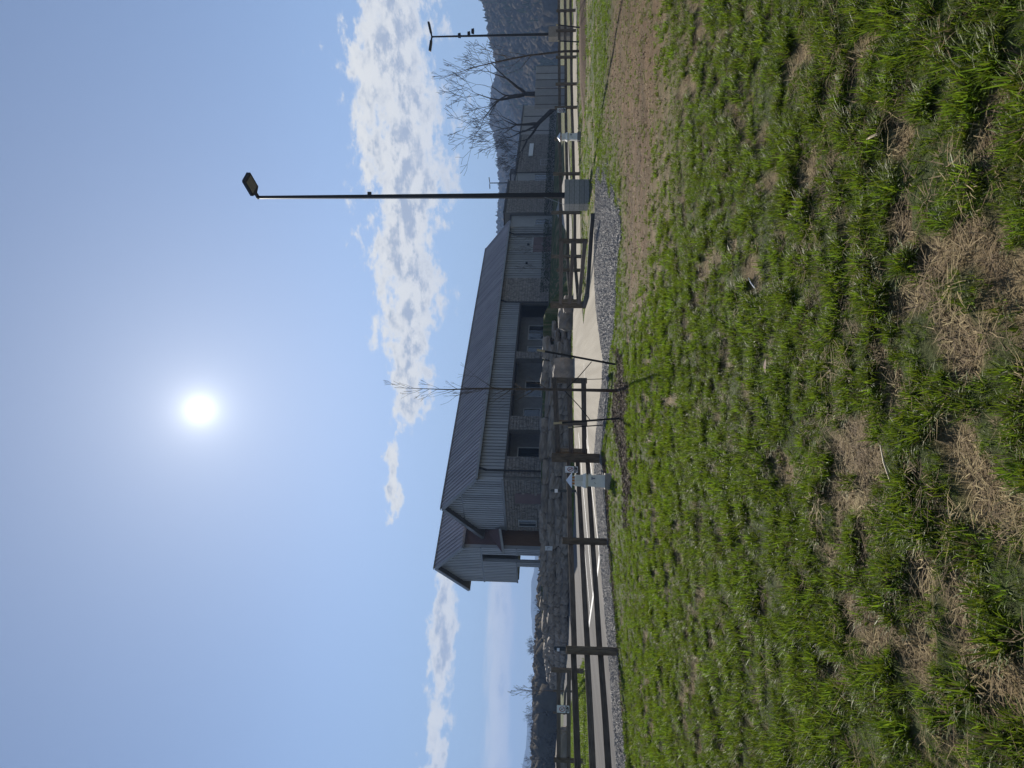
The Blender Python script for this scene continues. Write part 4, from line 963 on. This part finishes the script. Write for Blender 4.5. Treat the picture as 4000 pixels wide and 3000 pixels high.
# ------------------------------------------------------------------ hills, woods and mountains
def foliage_mat(name, c1, c2, sc):
    return pm(name, c1, c2, sc, 1.0, .0, spec=.0)
MT['conifer'] = foliage_mat('far_conifer_foliage', (.055, .075, .035), (.025, .035, .02), .35)
MT['hillwood'] = foliage_mat('winter_wood', (.085, .075, .06), (.05, .046, .038), .25)
MT['hillsoil'] = pm('hill_floor', (.07, .06, .042), (.04, .038, .028), .03, 1.0, spec=0)
MT['mount'] = pm('distant_mountain', (.07, .075, .055), (.045, .05, .04), .004, 1.0, spec=0)
def ridge(name, prof, Y, depth, base_drop, mat, seed, jag=0.0):
    """hill whose crest passes the given picture points at distance Y; returns height sampler"""
    P = sorted([(at(v, y, Y)[0], at(v, y, Y)[2]) for v, y in prof]); xs = np.array([p[0] for p in P]); zs = np.array([p[1] for p in P])
    X = np.linspace(xs[0], xs[-1], 120); Zc = np.interp(X, xs, zs)
    rows = np.linspace(-1, 1.0, 15); mb = MB(); cols = len(X)
    def hz(x, r_):
        zc = np.interp(x, xs, zs)-(.0); b0 = base_drop
        return b0+(zc-b0)*(1-abs(r_)**1.6)
    for r_ in rows:
        for x in X:
            n_ = (vnoise(x/60+seed, r_*4+9)-.5)*jag*(1-abs(r_)*.5)
            mb.v.append((float(x), Y+r_*depth, float(hz(x, r_)+n_)))
    for i in range(len(rows)-1):
        for j in range(cols-1): a = i*cols+j; mb.f.append((a, a+1, a+cols+1, a+cols))
    struct(name, mb, mat).data.polygons.foreach_set('use_smooth', [True]*len(mb.f))
    return hz, xs[0], xs[-1]
def crown_lump(mb, c, rx, rz_, r, conifer):
    """one rough far tree: uneven whorls of small faces"""
    if conifer:
        n = 7; lv = 6; base = len(mb.v)
        for i in range(lv):
            f = i/(lv-1); rad = rx*(1-f)**.9
            for k in range(n):
                a = 6.28*k/n+i*.4; q = rad*r.uniform(.55, 1.2); mb.v.append((c[0]+q*math.cos(a), c[1]+q*math.sin(a), c[2]+rz_*2*f+r.uniform(-.05, .05)*rz_))
        for i in range(lv-1):
            for k in range(n): k2 = (k+1) % n; mb.f.append((base+i*n+k, base+i*n+k2, base+(i+1)*n+k2)); mb.f.append((base+i*n+k, base+(i+1)*n+k2, base+(i+1)*n+k))
    elif rx > 2.9:
        n = 7; lv = 5; base = len(mb.v)
        for i in range(lv):
            ph = math.pi*(i+.25)/(lv-.5)
            for k in range(n):
                a = 6.28*k/n+i*.45; q = r.uniform(.72, 1.2); mb.v.append((c[0]+rx*q*math.sin(ph)*math.cos(a), c[1]+rx*q*math.sin(ph)*math.sin(a), c[2]+rz_-rz_*q*math.cos(ph)))
        for i in range(lv-1):
            for k in range(n): k2 = (k+1) % n; mb.f.append((base+i*n+k, base+i*n+k2, base+(i+1)*n+k2)); mb.f.append((base+i*n+k, base+(i+1)*n+k2, base+(i+1)*n+k))
        mb.f.append(tuple(base+(lv-1)*n+k for k in range(n)))
    else:
        for _ in range(44):
            u = Vector((r.gauss(0, 1), r.gauss(0, 1), r.gauss(0, 1))).normalized()*r.uniform(.45, 1.0)
            p = Vector((c[0]+u.x*rx, c[1]+u.y*rx, c[2]+rz_+u.z*rz_)); s_ = rx*r.uniform(.16, .42)
            a = Vector((r.uniform(-1, 1), r.uniform(-1, 1), r.uniform(-1, 1))); b_ = Vector((r.uniform(-1, 1), r.uniform(-1, 1), r.uniform(-1, 1)))
            mb.add([p, p+a*s_, p+b_*s_], [(0, 1, 2)])
def wood(name, label, hz, x0, x1, Y, depth, n, size, seed, con, rows=(-.95, .05)):
    r = random.Random(seed); mc, mw = MB(), MB()
    for _ in range(n):
        x = r.uniform(x0, x1); q = r.uniform(*rows); z = hz(x, q); s_ = size*r.uniform(.6, 1.35); k = r.random() < con
        crown_lump(mc if k else mw, (x, Y+q*depth, z-s_*.25), s_*(.36 if k else .5), s_*(.62 if k else .5), r, k)
    T = thing(name, label, 'wood', (float(x0+x1)/2, Y-depth, 0.)); tag(T, kind='stuff')
    if mc.v: tag(part('conifers', mc, 'conifer', T), kind='stuff')
    if mw.v: tag(part('leafless_crowns', mw, 'hillwood', T, True), kind='stuff')
PH1 = [(1905, -420), (1900, -200), (1922, 0), (1934, 50), (1946, 80), (1950, 140), (1962, 189), (1982, 261), (1994, 316), (2030, 400), (2080, 500), (2150, 640)]
h1 = ridge('wooded_hill', PH1, 520, 230, 4.0, 'hillsoil', 2, 4)
wood('hillside_wood', 'dark dense wood covering the hill behind the right lamp post', h1[0], h1[1], h1[2], 520, 230, 5200, 8.5, 5, .16)
PH2 = [(2010, -100), (2005, 200), (1990, 316), (1974, 386), (1949, 458), (1944, 495), (1962, 540), (1974, 612), (1978, 700), (1985, 800), (1972, 905), (1985, 1000), (2040, 1200), (2080, 1500), (2110, 1800)]
h2 = ridge('far_wooded_hill', PH2, 860, 330, 5.0, 'hillsoil', 7, 6)
wood('far_hill_wood', 'blue hazy wood on the far hill behind the annex', h2[0], h2[1], h2[2], 860, 330, 5600, 10, 6, .10)
PM_ = [(2105, 1700), (2097, 1950), (2085, 2180), (2075, 2270), (2072, 2380), (2090, 2500), (2098, 2620), (2082, 2740), (2062, 2820), (2052, 2880), (2052, 2930), (2040, 3000), (2020, 3200), (2030, 3600)]
ridge('mountain', PM_, 2700, 700, 0.0, 'mount', 3, 14)
PM2 = [(2130, 2450), (2118, 2600), (2104, 2760), (2092, 2850), (2094, 2910), (2080, 3000), (2050, 3200), (2060, 3500)]
ridge('mountain_spur', PM2, 1500, 400, 0.0, 'mount', 9, 10)
PL = [(2172, 2150), (2165, 2300), (2158, 2420), (2150, 2520), (2148, 2650), (2146, 2760), (2140, 2880), (2136, 3000), (2118, 3300)]
h3 = ridge('wooded_bank', PL, 215, 60, 1.2, 'hillsoil', 4, 1.0)
wood('roadside_wood', 'dark mixed wood on the bank beyond the left road', h3[0], h3[1], h3[2], 215, 60, 1500, 5.0, 9, .0)
def bank_trees():
    r = random.Random(5); cm = []
    for k in range(3):
        mb = MB(); grow(mb, Vector((0, 0, 0)), Vector((0, 0, 1)), 3.2, .17, 5, random.Random(60+k), .5, .5, .74, (2, 3), .14, 4, .03); cm.append(mb.mesh('crown', 'barkdark'))
    con = []
    for k in range(2):
        mb = MB(); rr = random.Random(80+k)
        for i in range(420):
            f = rr.random()**.8; a = rr.uniform(0, 6.28); q = 1.7*(1-f)*rr.uniform(.35, 1.1); p = Vector((q*math.cos(a), q*math.sin(a), .6+7.2*f))
            u = Vector((math.cos(a), math.sin(a), -.35)); w_ = Vector((-math.sin(a), math.cos(a), rr.uniform(-.3, .3)))
            s_ = .55*(1.15-f); mb.add([p, p+u*s_+w_*s_*.35, p+u*s_-w_*s_*.35], [(0, 1, 2)])
        con.append(mb.mesh('crown', 'conifer'))
    tm = MB().tube([(0, 0, -.5), (0, 0, 2.5), (0, 0, 7)], [.22, .16, .04], 6).mesh('trunk', 'barkdark')
    labs = ('leafless tree standing up from the bank wood', 'dark conifer standing up from the bank wood')
    for k in range(46):
        py = r.uniform(2260, 3080); Y = r.uniform(165, 205); x = at(2150, py, Y)[0]; z = h3[0](x, (Y-215)/60)
        c_ = (py > 2480 and py < 2660 and r.random() < .5) or r.random() < .05
        T = thing('conifer' if c_ else 'bare_tree', labs[1 if c_ else 0], 'tree', (x, Y, z-.2), 'conifers on the left bank' if c_ else 'leafless trees on the left bank')
        sc = r.uniform(.42, .72)*(1.0 if py > 2330 else .8)
        for nm, me in (('trunk', tm), ('crown', (con if c_ else cm)[r.randrange(2 if c_ else 3)])):
            o = bpy.data.objects.new(nm, me); COL.objects.link(o); o.parent = T
        T.scale = (sc, sc, sc); T.rotation_euler = (0, 0, r.uniform(0, 6.28))
bank_trees()
# dark hedge at the foot of the taupe wall and annex
def hedge(label, s0, s1, t, h, seed):
    r = random.Random(seed); mb = MB()
    for i in range(int((s1-s0)*130)):
        p = Vector(B(r.uniform(s0, s1), t+r.uniform(-.6, .6), 0)); p.z = tz(p.x, p.y)+h*r.random()**.7
        a = Vector((r.uniform(-1, 1), r.uniform(-1, 1), r.uniform(-1, 1)))*.13; b_ = Vector((r.uniform(-1, 1), r.uniform(-1, 1), r.uniform(-1, 1)))*.13
        mb.add([p, p+a, p+b_], [(0, 1, 2)])
    tag(part('hedge', mb, 'conifer'), label, 'hedge')
hedge('low dark hedge along the foot of the siding wall', 28, 45, -1.6, 1.1, 1)
hedge('low dark hedge along the foot of the annex', 47, 91, -1.8, 1.2, 2)

# ------------------------------------------------------------------ grass, straw and pebbles (countless: stuff)
def grass_mat(name, base, tip, trans, vary):
    m, n, l, b = material(name)
    at_ = n.new('ShaderNodeAttribute'); at_.attribute_name = 'tint'
    oi = n.new('ShaderNodeObjectInfo')
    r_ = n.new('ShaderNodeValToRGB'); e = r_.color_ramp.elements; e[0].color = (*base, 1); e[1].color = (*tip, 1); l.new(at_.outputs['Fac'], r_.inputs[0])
    hv = n.new('ShaderNodeHueSaturation'); mr = n.new('ShaderNodeMapRange'); mr.inputs['To Min'].default_value = 1-vary; mr.inputs['To Max'].default_value = 1+vary
    l.new(oi.outputs['Random'], mr.inputs[0]); l.new(mr.outputs[0], hv.inputs['Value'])
    mh = n.new('ShaderNodeMapRange'); mh.inputs['To Min'].default_value = .482; mh.inputs['To Max'].default_value = .515; l.new(oi.outputs['Random'], mh.inputs[0]); l.new(mh.outputs[0], hv.inputs['Hue'])
    l.new(r_.outputs[0], hv.inputs['Color']); l.new(hv.outputs[0], b.inputs['Base Color']); b.inputs['Roughness'].default_value = .5 if trans > .3 else .75; b.inputs['Specular IOR Level'].default_value = .22 if trans > .3 else .08
    if trans:
        tr = n.new('ShaderNodeBsdfTranslucent'); l.new(hv.outputs[0], tr.inputs['Color']); mx = n.new('ShaderNodeMixShader'); mx.inputs[0].default_value = trans
        l.new(b.outputs[0], mx.inputs[1]); l.new(tr.outputs[0], mx.inputs[2]); l.new(mx.outputs[0], n['Material Output'].inputs['Surface'])
    return m
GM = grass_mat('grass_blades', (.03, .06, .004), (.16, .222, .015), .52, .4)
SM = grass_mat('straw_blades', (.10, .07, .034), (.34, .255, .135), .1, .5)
def tuft(name, n, length, width, spread, seed, mat, flat=False):
    r = random.Random(seed); V = []; Fc = []; tint = []
    for _ in range(n):
        a = r.uniform(0, 6.28); R0 = spread*r.random()**.6; x, y = R0*math.cos(a+r.uniform(-1, 1)), R0*math.sin(a+r.uniform(-1, 1))
        L = length*r.uniform(.55, 1.2); w = width*r.uniform(.7, 1.25); d = Vector((math.cos(a), math.sin(a), 0)); s_ = Vector((-math.sin(a), math.cos(a), 0))
        ln = r.uniform(.15, 1.0) if not flat else 1.5; b0 = len(V); tn = r.random()
        p = Vector((x, y, -.01 if not flat else r.uniform(0, .025)))
        segs = 3; ang = math.pi/2-ln*.45 if not flat else r.uniform(-.1, .35)
        for i in range(segs+1):
            ww = w*(1-(i/segs)**1.6)*.5+.0003
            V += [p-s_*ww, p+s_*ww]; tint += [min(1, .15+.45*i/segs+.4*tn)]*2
            ang -= ln*.38 if not flat else r.uniform(-.2, .25)
            p = p+(d*math.cos(ang)+Vector((0, 0, math.sin(ang))))*(L/segs)
        for i in range(segs): q = b0+2*i; Fc.append((q, q+1, q+3, q+2))
    me = bpy.data.meshes.new(name); me.from_pydata([tuple(v) for v in V], [], Fc); me.update()
    me.attributes.new('tint', 'FLOAT', 'POINT').data.foreach_set('value', tint); me.materials.append(mat); return me
def scatter(name, label, cat, meshes, pos, rot, scl, idx):
    """points mesh + geometry nodes that stand one of the meshes on each point"""
    cl = bpy.data.collections.new(name+'_kinds')
    for k, me in enumerate(meshes): cl.objects.link(bpy.data.objects.new('%s_kind_%02d' % (name, k), me))
    me = bpy.data.meshes.new(name); n = len(pos); me.vertices.add(n); me.vertices.foreach_set('co', np.asarray(pos, np.float32).ravel())
    me.attributes.new('rot', 'FLOAT_VECTOR', 'POINT').data.foreach_set('vector', np.asarray(rot, np.float32).ravel())
    me.attributes.new('scl', 'FLOAT', 'POINT').data.foreach_set('value', np.asarray(scl, np.float32))
    me.attributes.new('idx', 'INT', 'POINT').data.foreach_set('value', np.asarray(idx, np.int32)); me.update()
    o = link(name, me); tag(o, label, cat, kind='stuff')
    ng = bpy.data.node_groups.new(name+'_nodes', 'GeometryNodeTree'); ng.interface.new_socket('Geometry', in_out='INPUT', socket_type='NodeSocketGeometry'); ng.interface.new_socket('Geometry', in_out='OUTPUT', socket_type='NodeSocketGeometry')
    N = ng.nodes.new; L = ng.links.new; gi = N('NodeGroupInput'); go = N('NodeGroupOutput'); ip = N('GeometryNodeInstanceOnPoints'); ci = N('GeometryNodeCollectionInfo')
    ci.inputs['Collection'].default_value = cl; ci.inputs['Separate Children'].default_value = True; ci.inputs['Reset Children'].default_value = True
    def na(k, t):
        q = N('GeometryNodeInputNamedAttribute'); q.data_type = t; q.inputs['Name'].default_value = k; return q.outputs['Attribute']
    e2r = N('FunctionNodeEulerToRotation'); L(na('rot', 'FLOAT_VECTOR'), e2r.inputs[0])
    L(gi.outputs[0], ip.inputs['Points']); L(ci.outputs[0], ip.inputs['Instance']); ip.inputs['Pick Instance'].default_value = True
    L(na('idx', 'INT'), ip.inputs['Instance Index']); L(e2r.outputs[0], ip.inputs['Rotation']); L(na('scl', 'FLOAT'), ip.inputs['Scale']); L(ip.outputs[0], go.inputs[0])
    o.modifiers.new('scatter', 'NODES').node_group = ng
    return o
def field(y0, y1, dens, half=.72, margin=3.2):
    area = half*(y1*y1-y0*y0)+2*margin*(y1-y0); n = int(area*dens)
    y = np.sqrt(nrng.uniform(y0*y0, y1*y1, n)); x = nrng.uniform(-1, 1, n)*(half*y+margin); return x, y
def lawn():
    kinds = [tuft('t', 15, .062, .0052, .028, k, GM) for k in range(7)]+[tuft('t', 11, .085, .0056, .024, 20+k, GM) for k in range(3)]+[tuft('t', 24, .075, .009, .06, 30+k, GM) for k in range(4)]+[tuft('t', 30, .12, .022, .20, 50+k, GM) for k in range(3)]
    P, Rr, Sc, Ix = [], [], [], []
    for y0, y1, dens, ks, sc in ((.3, 5.0, 1400, (0, 10), .95), (5.0, 9, 900, (0, 10), 1.0), (9, 15, 260, (10, 14), 1.05), (15, 26, 110, (10, 14), 1.1), (26, 62, 8, (14, 17), 1.0)):
        x, y = field(y0, y1, dens)
        c = cover(x, y); keep = nrng.random(len(x)) < c*.97+.018
        for poly in (ROAD, GRAVEL): keep &= ~in_poly(x, y, poly)
        if y1 > 26: keep &= (y < np.interp(x, WALLX, WALLY)-.8)
        x, y, c = x[keep], y[keep], c[keep]
        n = len(x); P.append(np.stack([x, y, terrain(x, y)], 1)); Rr.append(np.stack([nrng.normal(0, .14, n), nrng.normal(0, .14, n), nrng.uniform(0, 6.28, n)], 1))
        hgt = .35+1.0*sst(fbm(x/.15, y/.15, 77, 2), .25, .75)*(.6+.8*fbm(x/1.1, y/1.1, 78, 2))
        Sc.append(sc*hgt*nrng.uniform(.7, 1.2, n)*(.55+.45*c)*(1-.32*sst(y, 9, 16))); Ix.append(nrng.integers(*ks, n))
    # island turf
    x = nrng.uniform(-40, -10, 60000); y = nrng.uniform(26, 70, 60000); k = in_poly(x, y, ISLAND) & (nrng.random(60000) < .5); x, y = x[k], y[k]; n = len(x)
    P.append(np.stack([x, y, plane(x, y)+.07], 1)); Rr.append(np.stack([np.zeros(n), np.zeros(n), nrng.uniform(0, 6.28, n)], 1)); Sc.append(nrng.uniform(.6, 1.3, n)); Ix.append(nrng.integers(10, 17, n))
    P = np.concatenate(P); print('grass tufts', len(P)); Ix = np.concatenate(Ix); dead = (nrng.random(len(Ix)) < .10) & (P[:, 1] < 16); Ix[dead] = len(kinds)+nrng.integers(0, 2, dead.sum()); Ix = [Ix]
    kinds += [tuft('t', 9, .06, .004, .03, 200+k, SM) for k in range(2)]
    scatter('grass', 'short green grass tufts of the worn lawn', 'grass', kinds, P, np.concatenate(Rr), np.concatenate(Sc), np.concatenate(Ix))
    kinds = [tuft('s', 24, .072, .003, .06, 90+k, SM, True) for k in range(6)]+[tuft('s', 9, .10, .010, .10, 110+k, SM, True) for k in range(3)]
    P, Rr, Sc, Ix = [], [], [], []
    for y0, y1, dens, ks in ((.3, 4.5, 260, (0, 6)), (4.5, 9, 90, (0, 6)), (9, 20, 26, (6, 9))):
        x, y = field(y0, y1, dens); c = cover(x, y); keep = nrng.random(len(x)) < (1-c)*.9+.08
        for poly in (ROAD, GRAVEL): keep &= ~in_poly(x, y, poly)
        keep &= ~(in_poly(x, y, DIRT) & (nrng.random(len(x)) < .35))
        x, y = x[keep], y[keep]; n = len(x); P.append(np.stack([x, y, terrain(x, y)+.006], 1)); Rr.append(np.stack([nrng.normal(0, .1, n), nrng.normal(0, .1, n), nrng.uniform(0, 6.28, n)], 1)); Sc.append(nrng.uniform(.5, 1.3, n)); Ix.append(nrng.integers(*ks, n))
    P = np.concatenate(P); print('straw', len(P))
    scatter('dead_straw', 'dry tan straw lying in the bare patches', 'straw', kinds, P, np.concatenate(Rr), np.concatenate(Sc), np.concatenate(Ix))
lawn()
def pebbles():
    kinds = []
    cols = [((.19, .185, .18), (.12, .12, .12)), ((.07, .07, .08), (.04, .04, .05)), ((.11, .108, .112), (.07, .07, .075)), ((.22, .21, .195), (.15, .145, .135))]
    for k in range(8):
        r = random.Random(300+k); mb = MB(); mb.lathe((0, 0, 0), [(.25, -.35), (.5, -.1), (.48, .18), (.2, .38)], 6)
        mb.v = [tuple(c*r.uniform(.7, 1.25) for c in v) for v in mb.v]; kinds.append(mb.mesh('pebble', pm('pebble_%d' % (k % 4), *cols[k % 4], 30, .6) if k < 4 else None)); 
        if k >= 4: kinds[-1].materials.append(kinds[k-4].materials[0])
    xs = [p[0] for p in GRAVEL]; ys = [p[1] for p in GRAVEL]; n = 150000
    x = nrng.uniform(min(xs), max(xs), n); y = nrng.uniform(min(ys), max(ys), n); k = in_poly(x, y, GRAVEL) & ~in_poly(x, y, ROAD)
    fade = 1-sst(x, 4.3, 6.6)*.85
    k &= nrng.random(n) < fade
    x, y = x[k], y[k]
    q = nrng.random(14000)**.6; a0, a1 = gp(2400, 640)[:2], gp(2370, 930)[:2]
    xl = nrng.uniform(3.3, 9.0, 30000); yl = nrng.uniform(14, 27, 30000); pyc = in_poly(xl, yl, LOOSE) & (nrng.random(30000) < .15+.85*sst(poly_dist(xl, yl, LOOSE), 0, 2.0))
    x = np.concatenate([x, xl[pyc]]); y = np.concatenate([y, yl[pyc]]); n = len(x); print('pebbles', n)
    scatter('loose_gravel', 'loose grey gravel stones along the road edge', 'gravel', kinds, np.stack([x, y, plane(x, y)+.02], 1), nrng.uniform(0, 6.28, (n, 3)), nrng.uniform(.02, .052, n), nrng.integers(0, 8, n))
pebbles()
def chips():
    me = [MB().box((0, 0, 0), (1, .3, .12)).mesh('chip', 'mulch'), MB().box((0, 0, 0), (1, .22, .1)).mesh('chip', 'mulch'), MB().box((0, 0, 0), (.8, .35, .1)).mesh('chip', 'bark')]
    P = []
    for poly, n in ((MULCH, 16000), (STRIP, 20000)):
        xs = [p[0] for p in poly]; ys = [p[1] for p in poly]; x = nrng.uniform(min(xs), max(xs), n); y = nrng.uniform(min(ys), max(ys), n); k = in_poly(x, y, poly); P.append(np.stack([x[k], y[k], terrain(x[k], y[k])+.012], 1))
    P = np.concatenate(P); n = len(P); print('chips', n)
    scatter('mulch_chips', 'brown bark chips round the young tree', 'mulch', me, P, np.stack([nrng.normal(0, .3, n), nrng.normal(0, .3, n), nrng.uniform(0, 6.28, n)], 1), nrng.uniform(.03, .09, n), nrng.integers(0, 3, n))
chips()
def clods():
    kinds = []
    for k in range(4):
        r = random.Random(500+k); mb = MB(); mb.lathe((0, 0, 0), [(.3, -.3), (.5, 0), (.3, .3)], 5); mb.v = [tuple(c*r.uniform(.6, 1.3) for c in v) for v in mb.v]; kinds.append(mb.mesh('clod', 'clod'))
    x, y = field(1.5, 27, 45); c = cover(x, y); d = in_poly(x, y, DIRT); k = (nrng.random(len(x)) < (1-c)*np.where(d, .8, .5))
    for poly in (ROAD, GRAVEL): k &= ~in_poly(x, y, poly)
    x, y = x[k], y[k]; n = len(x); print('clods', n)
    scatter('soil_crumbs', 'crumbs of brown soil on the bare patches', 'soil', kinds, np.stack([x, y, terrain(x, y)+.004], 1), nrng.uniform(0, 6.28, (n, 3)), nrng.uniform(.006, .026, n)*(1+.4*sst(y, 8, 20)), nrng.integers(0, 4, n))
clods()
# a few single things lying on the lawn
def litter():
    def twig(v, y, L, ang, mat, lab, r=.006):
        g = gp(v, y); z = tz(g[0], g[1])+.035; d = Vector((math.cos(ang), math.sin(ang), .1))*L/2; c = Vector((g[0], g[1], z)); m = MB(); m.tube([c-d, c+Vector((0, 0, .006)), c+d], [r, r*.9, r*.5], 6); tag(part('twig', m, mat), lab, 'twig')
    twig(3465, 535, .10, 1.5, 'staketip', 'short pale yellow twig lying in the grass on the right', .007)
    twig(2950, 1105, .16, .9, 'signwhite', 'thin bleached white stick lying in the lawn', .005)
    twig(3540, 1810, .17, .4, 'staketip', 'long pale straw stalk lying on a bare patch', .005)
    g = gp(3043, 1432); z = tz(g[0], g[1])+.05; m = MB(); pr = [(-.05, 0), (-.03, .022), (0, .03), (.03, .02), (.055, 0), (.03, -.024), (0, -.03), (-.03, -.02)]
    m.add([(g[0]+x, g[1]+y, z+.25*abs(y)) for x, y in pr]+[(g[0], g[1], z)], [(i, (i+1) % 8, 8) for i in range(8)]); tag(part('fallen_leaf', m, pm('dead_leaf', (.20, .065, .03), (.12, .04, .02), 20, .7)), 'curled red brown dead leaf on the lawn', 'leaf')
litter()

# ------------------------------------------------------------------ air
def haze():
    mb = MB(); mb.box((0, 2350, 170), (9000, 5900, 380)); m = bpy.data.materials.new('hazy_air'); m.use_nodes = True; nt = m.node_tree; nt.nodes.clear()
    v = nt.nodes.new('ShaderNodeVolumePrincipled'); v.inputs['Color'].default_value = (.38, .58, 1.0, 1); v.inputs['Density'].default_value = HAZE; v.inputs['Anisotropy'].default_value = 0.0
    o = nt.nodes.new('ShaderNodeOutputMaterial'); nt.links.new(v.outputs[0], o.inputs['Volume']); tag(part('haze', mb, m), kind='stuff')
HAZE = .00036
haze()
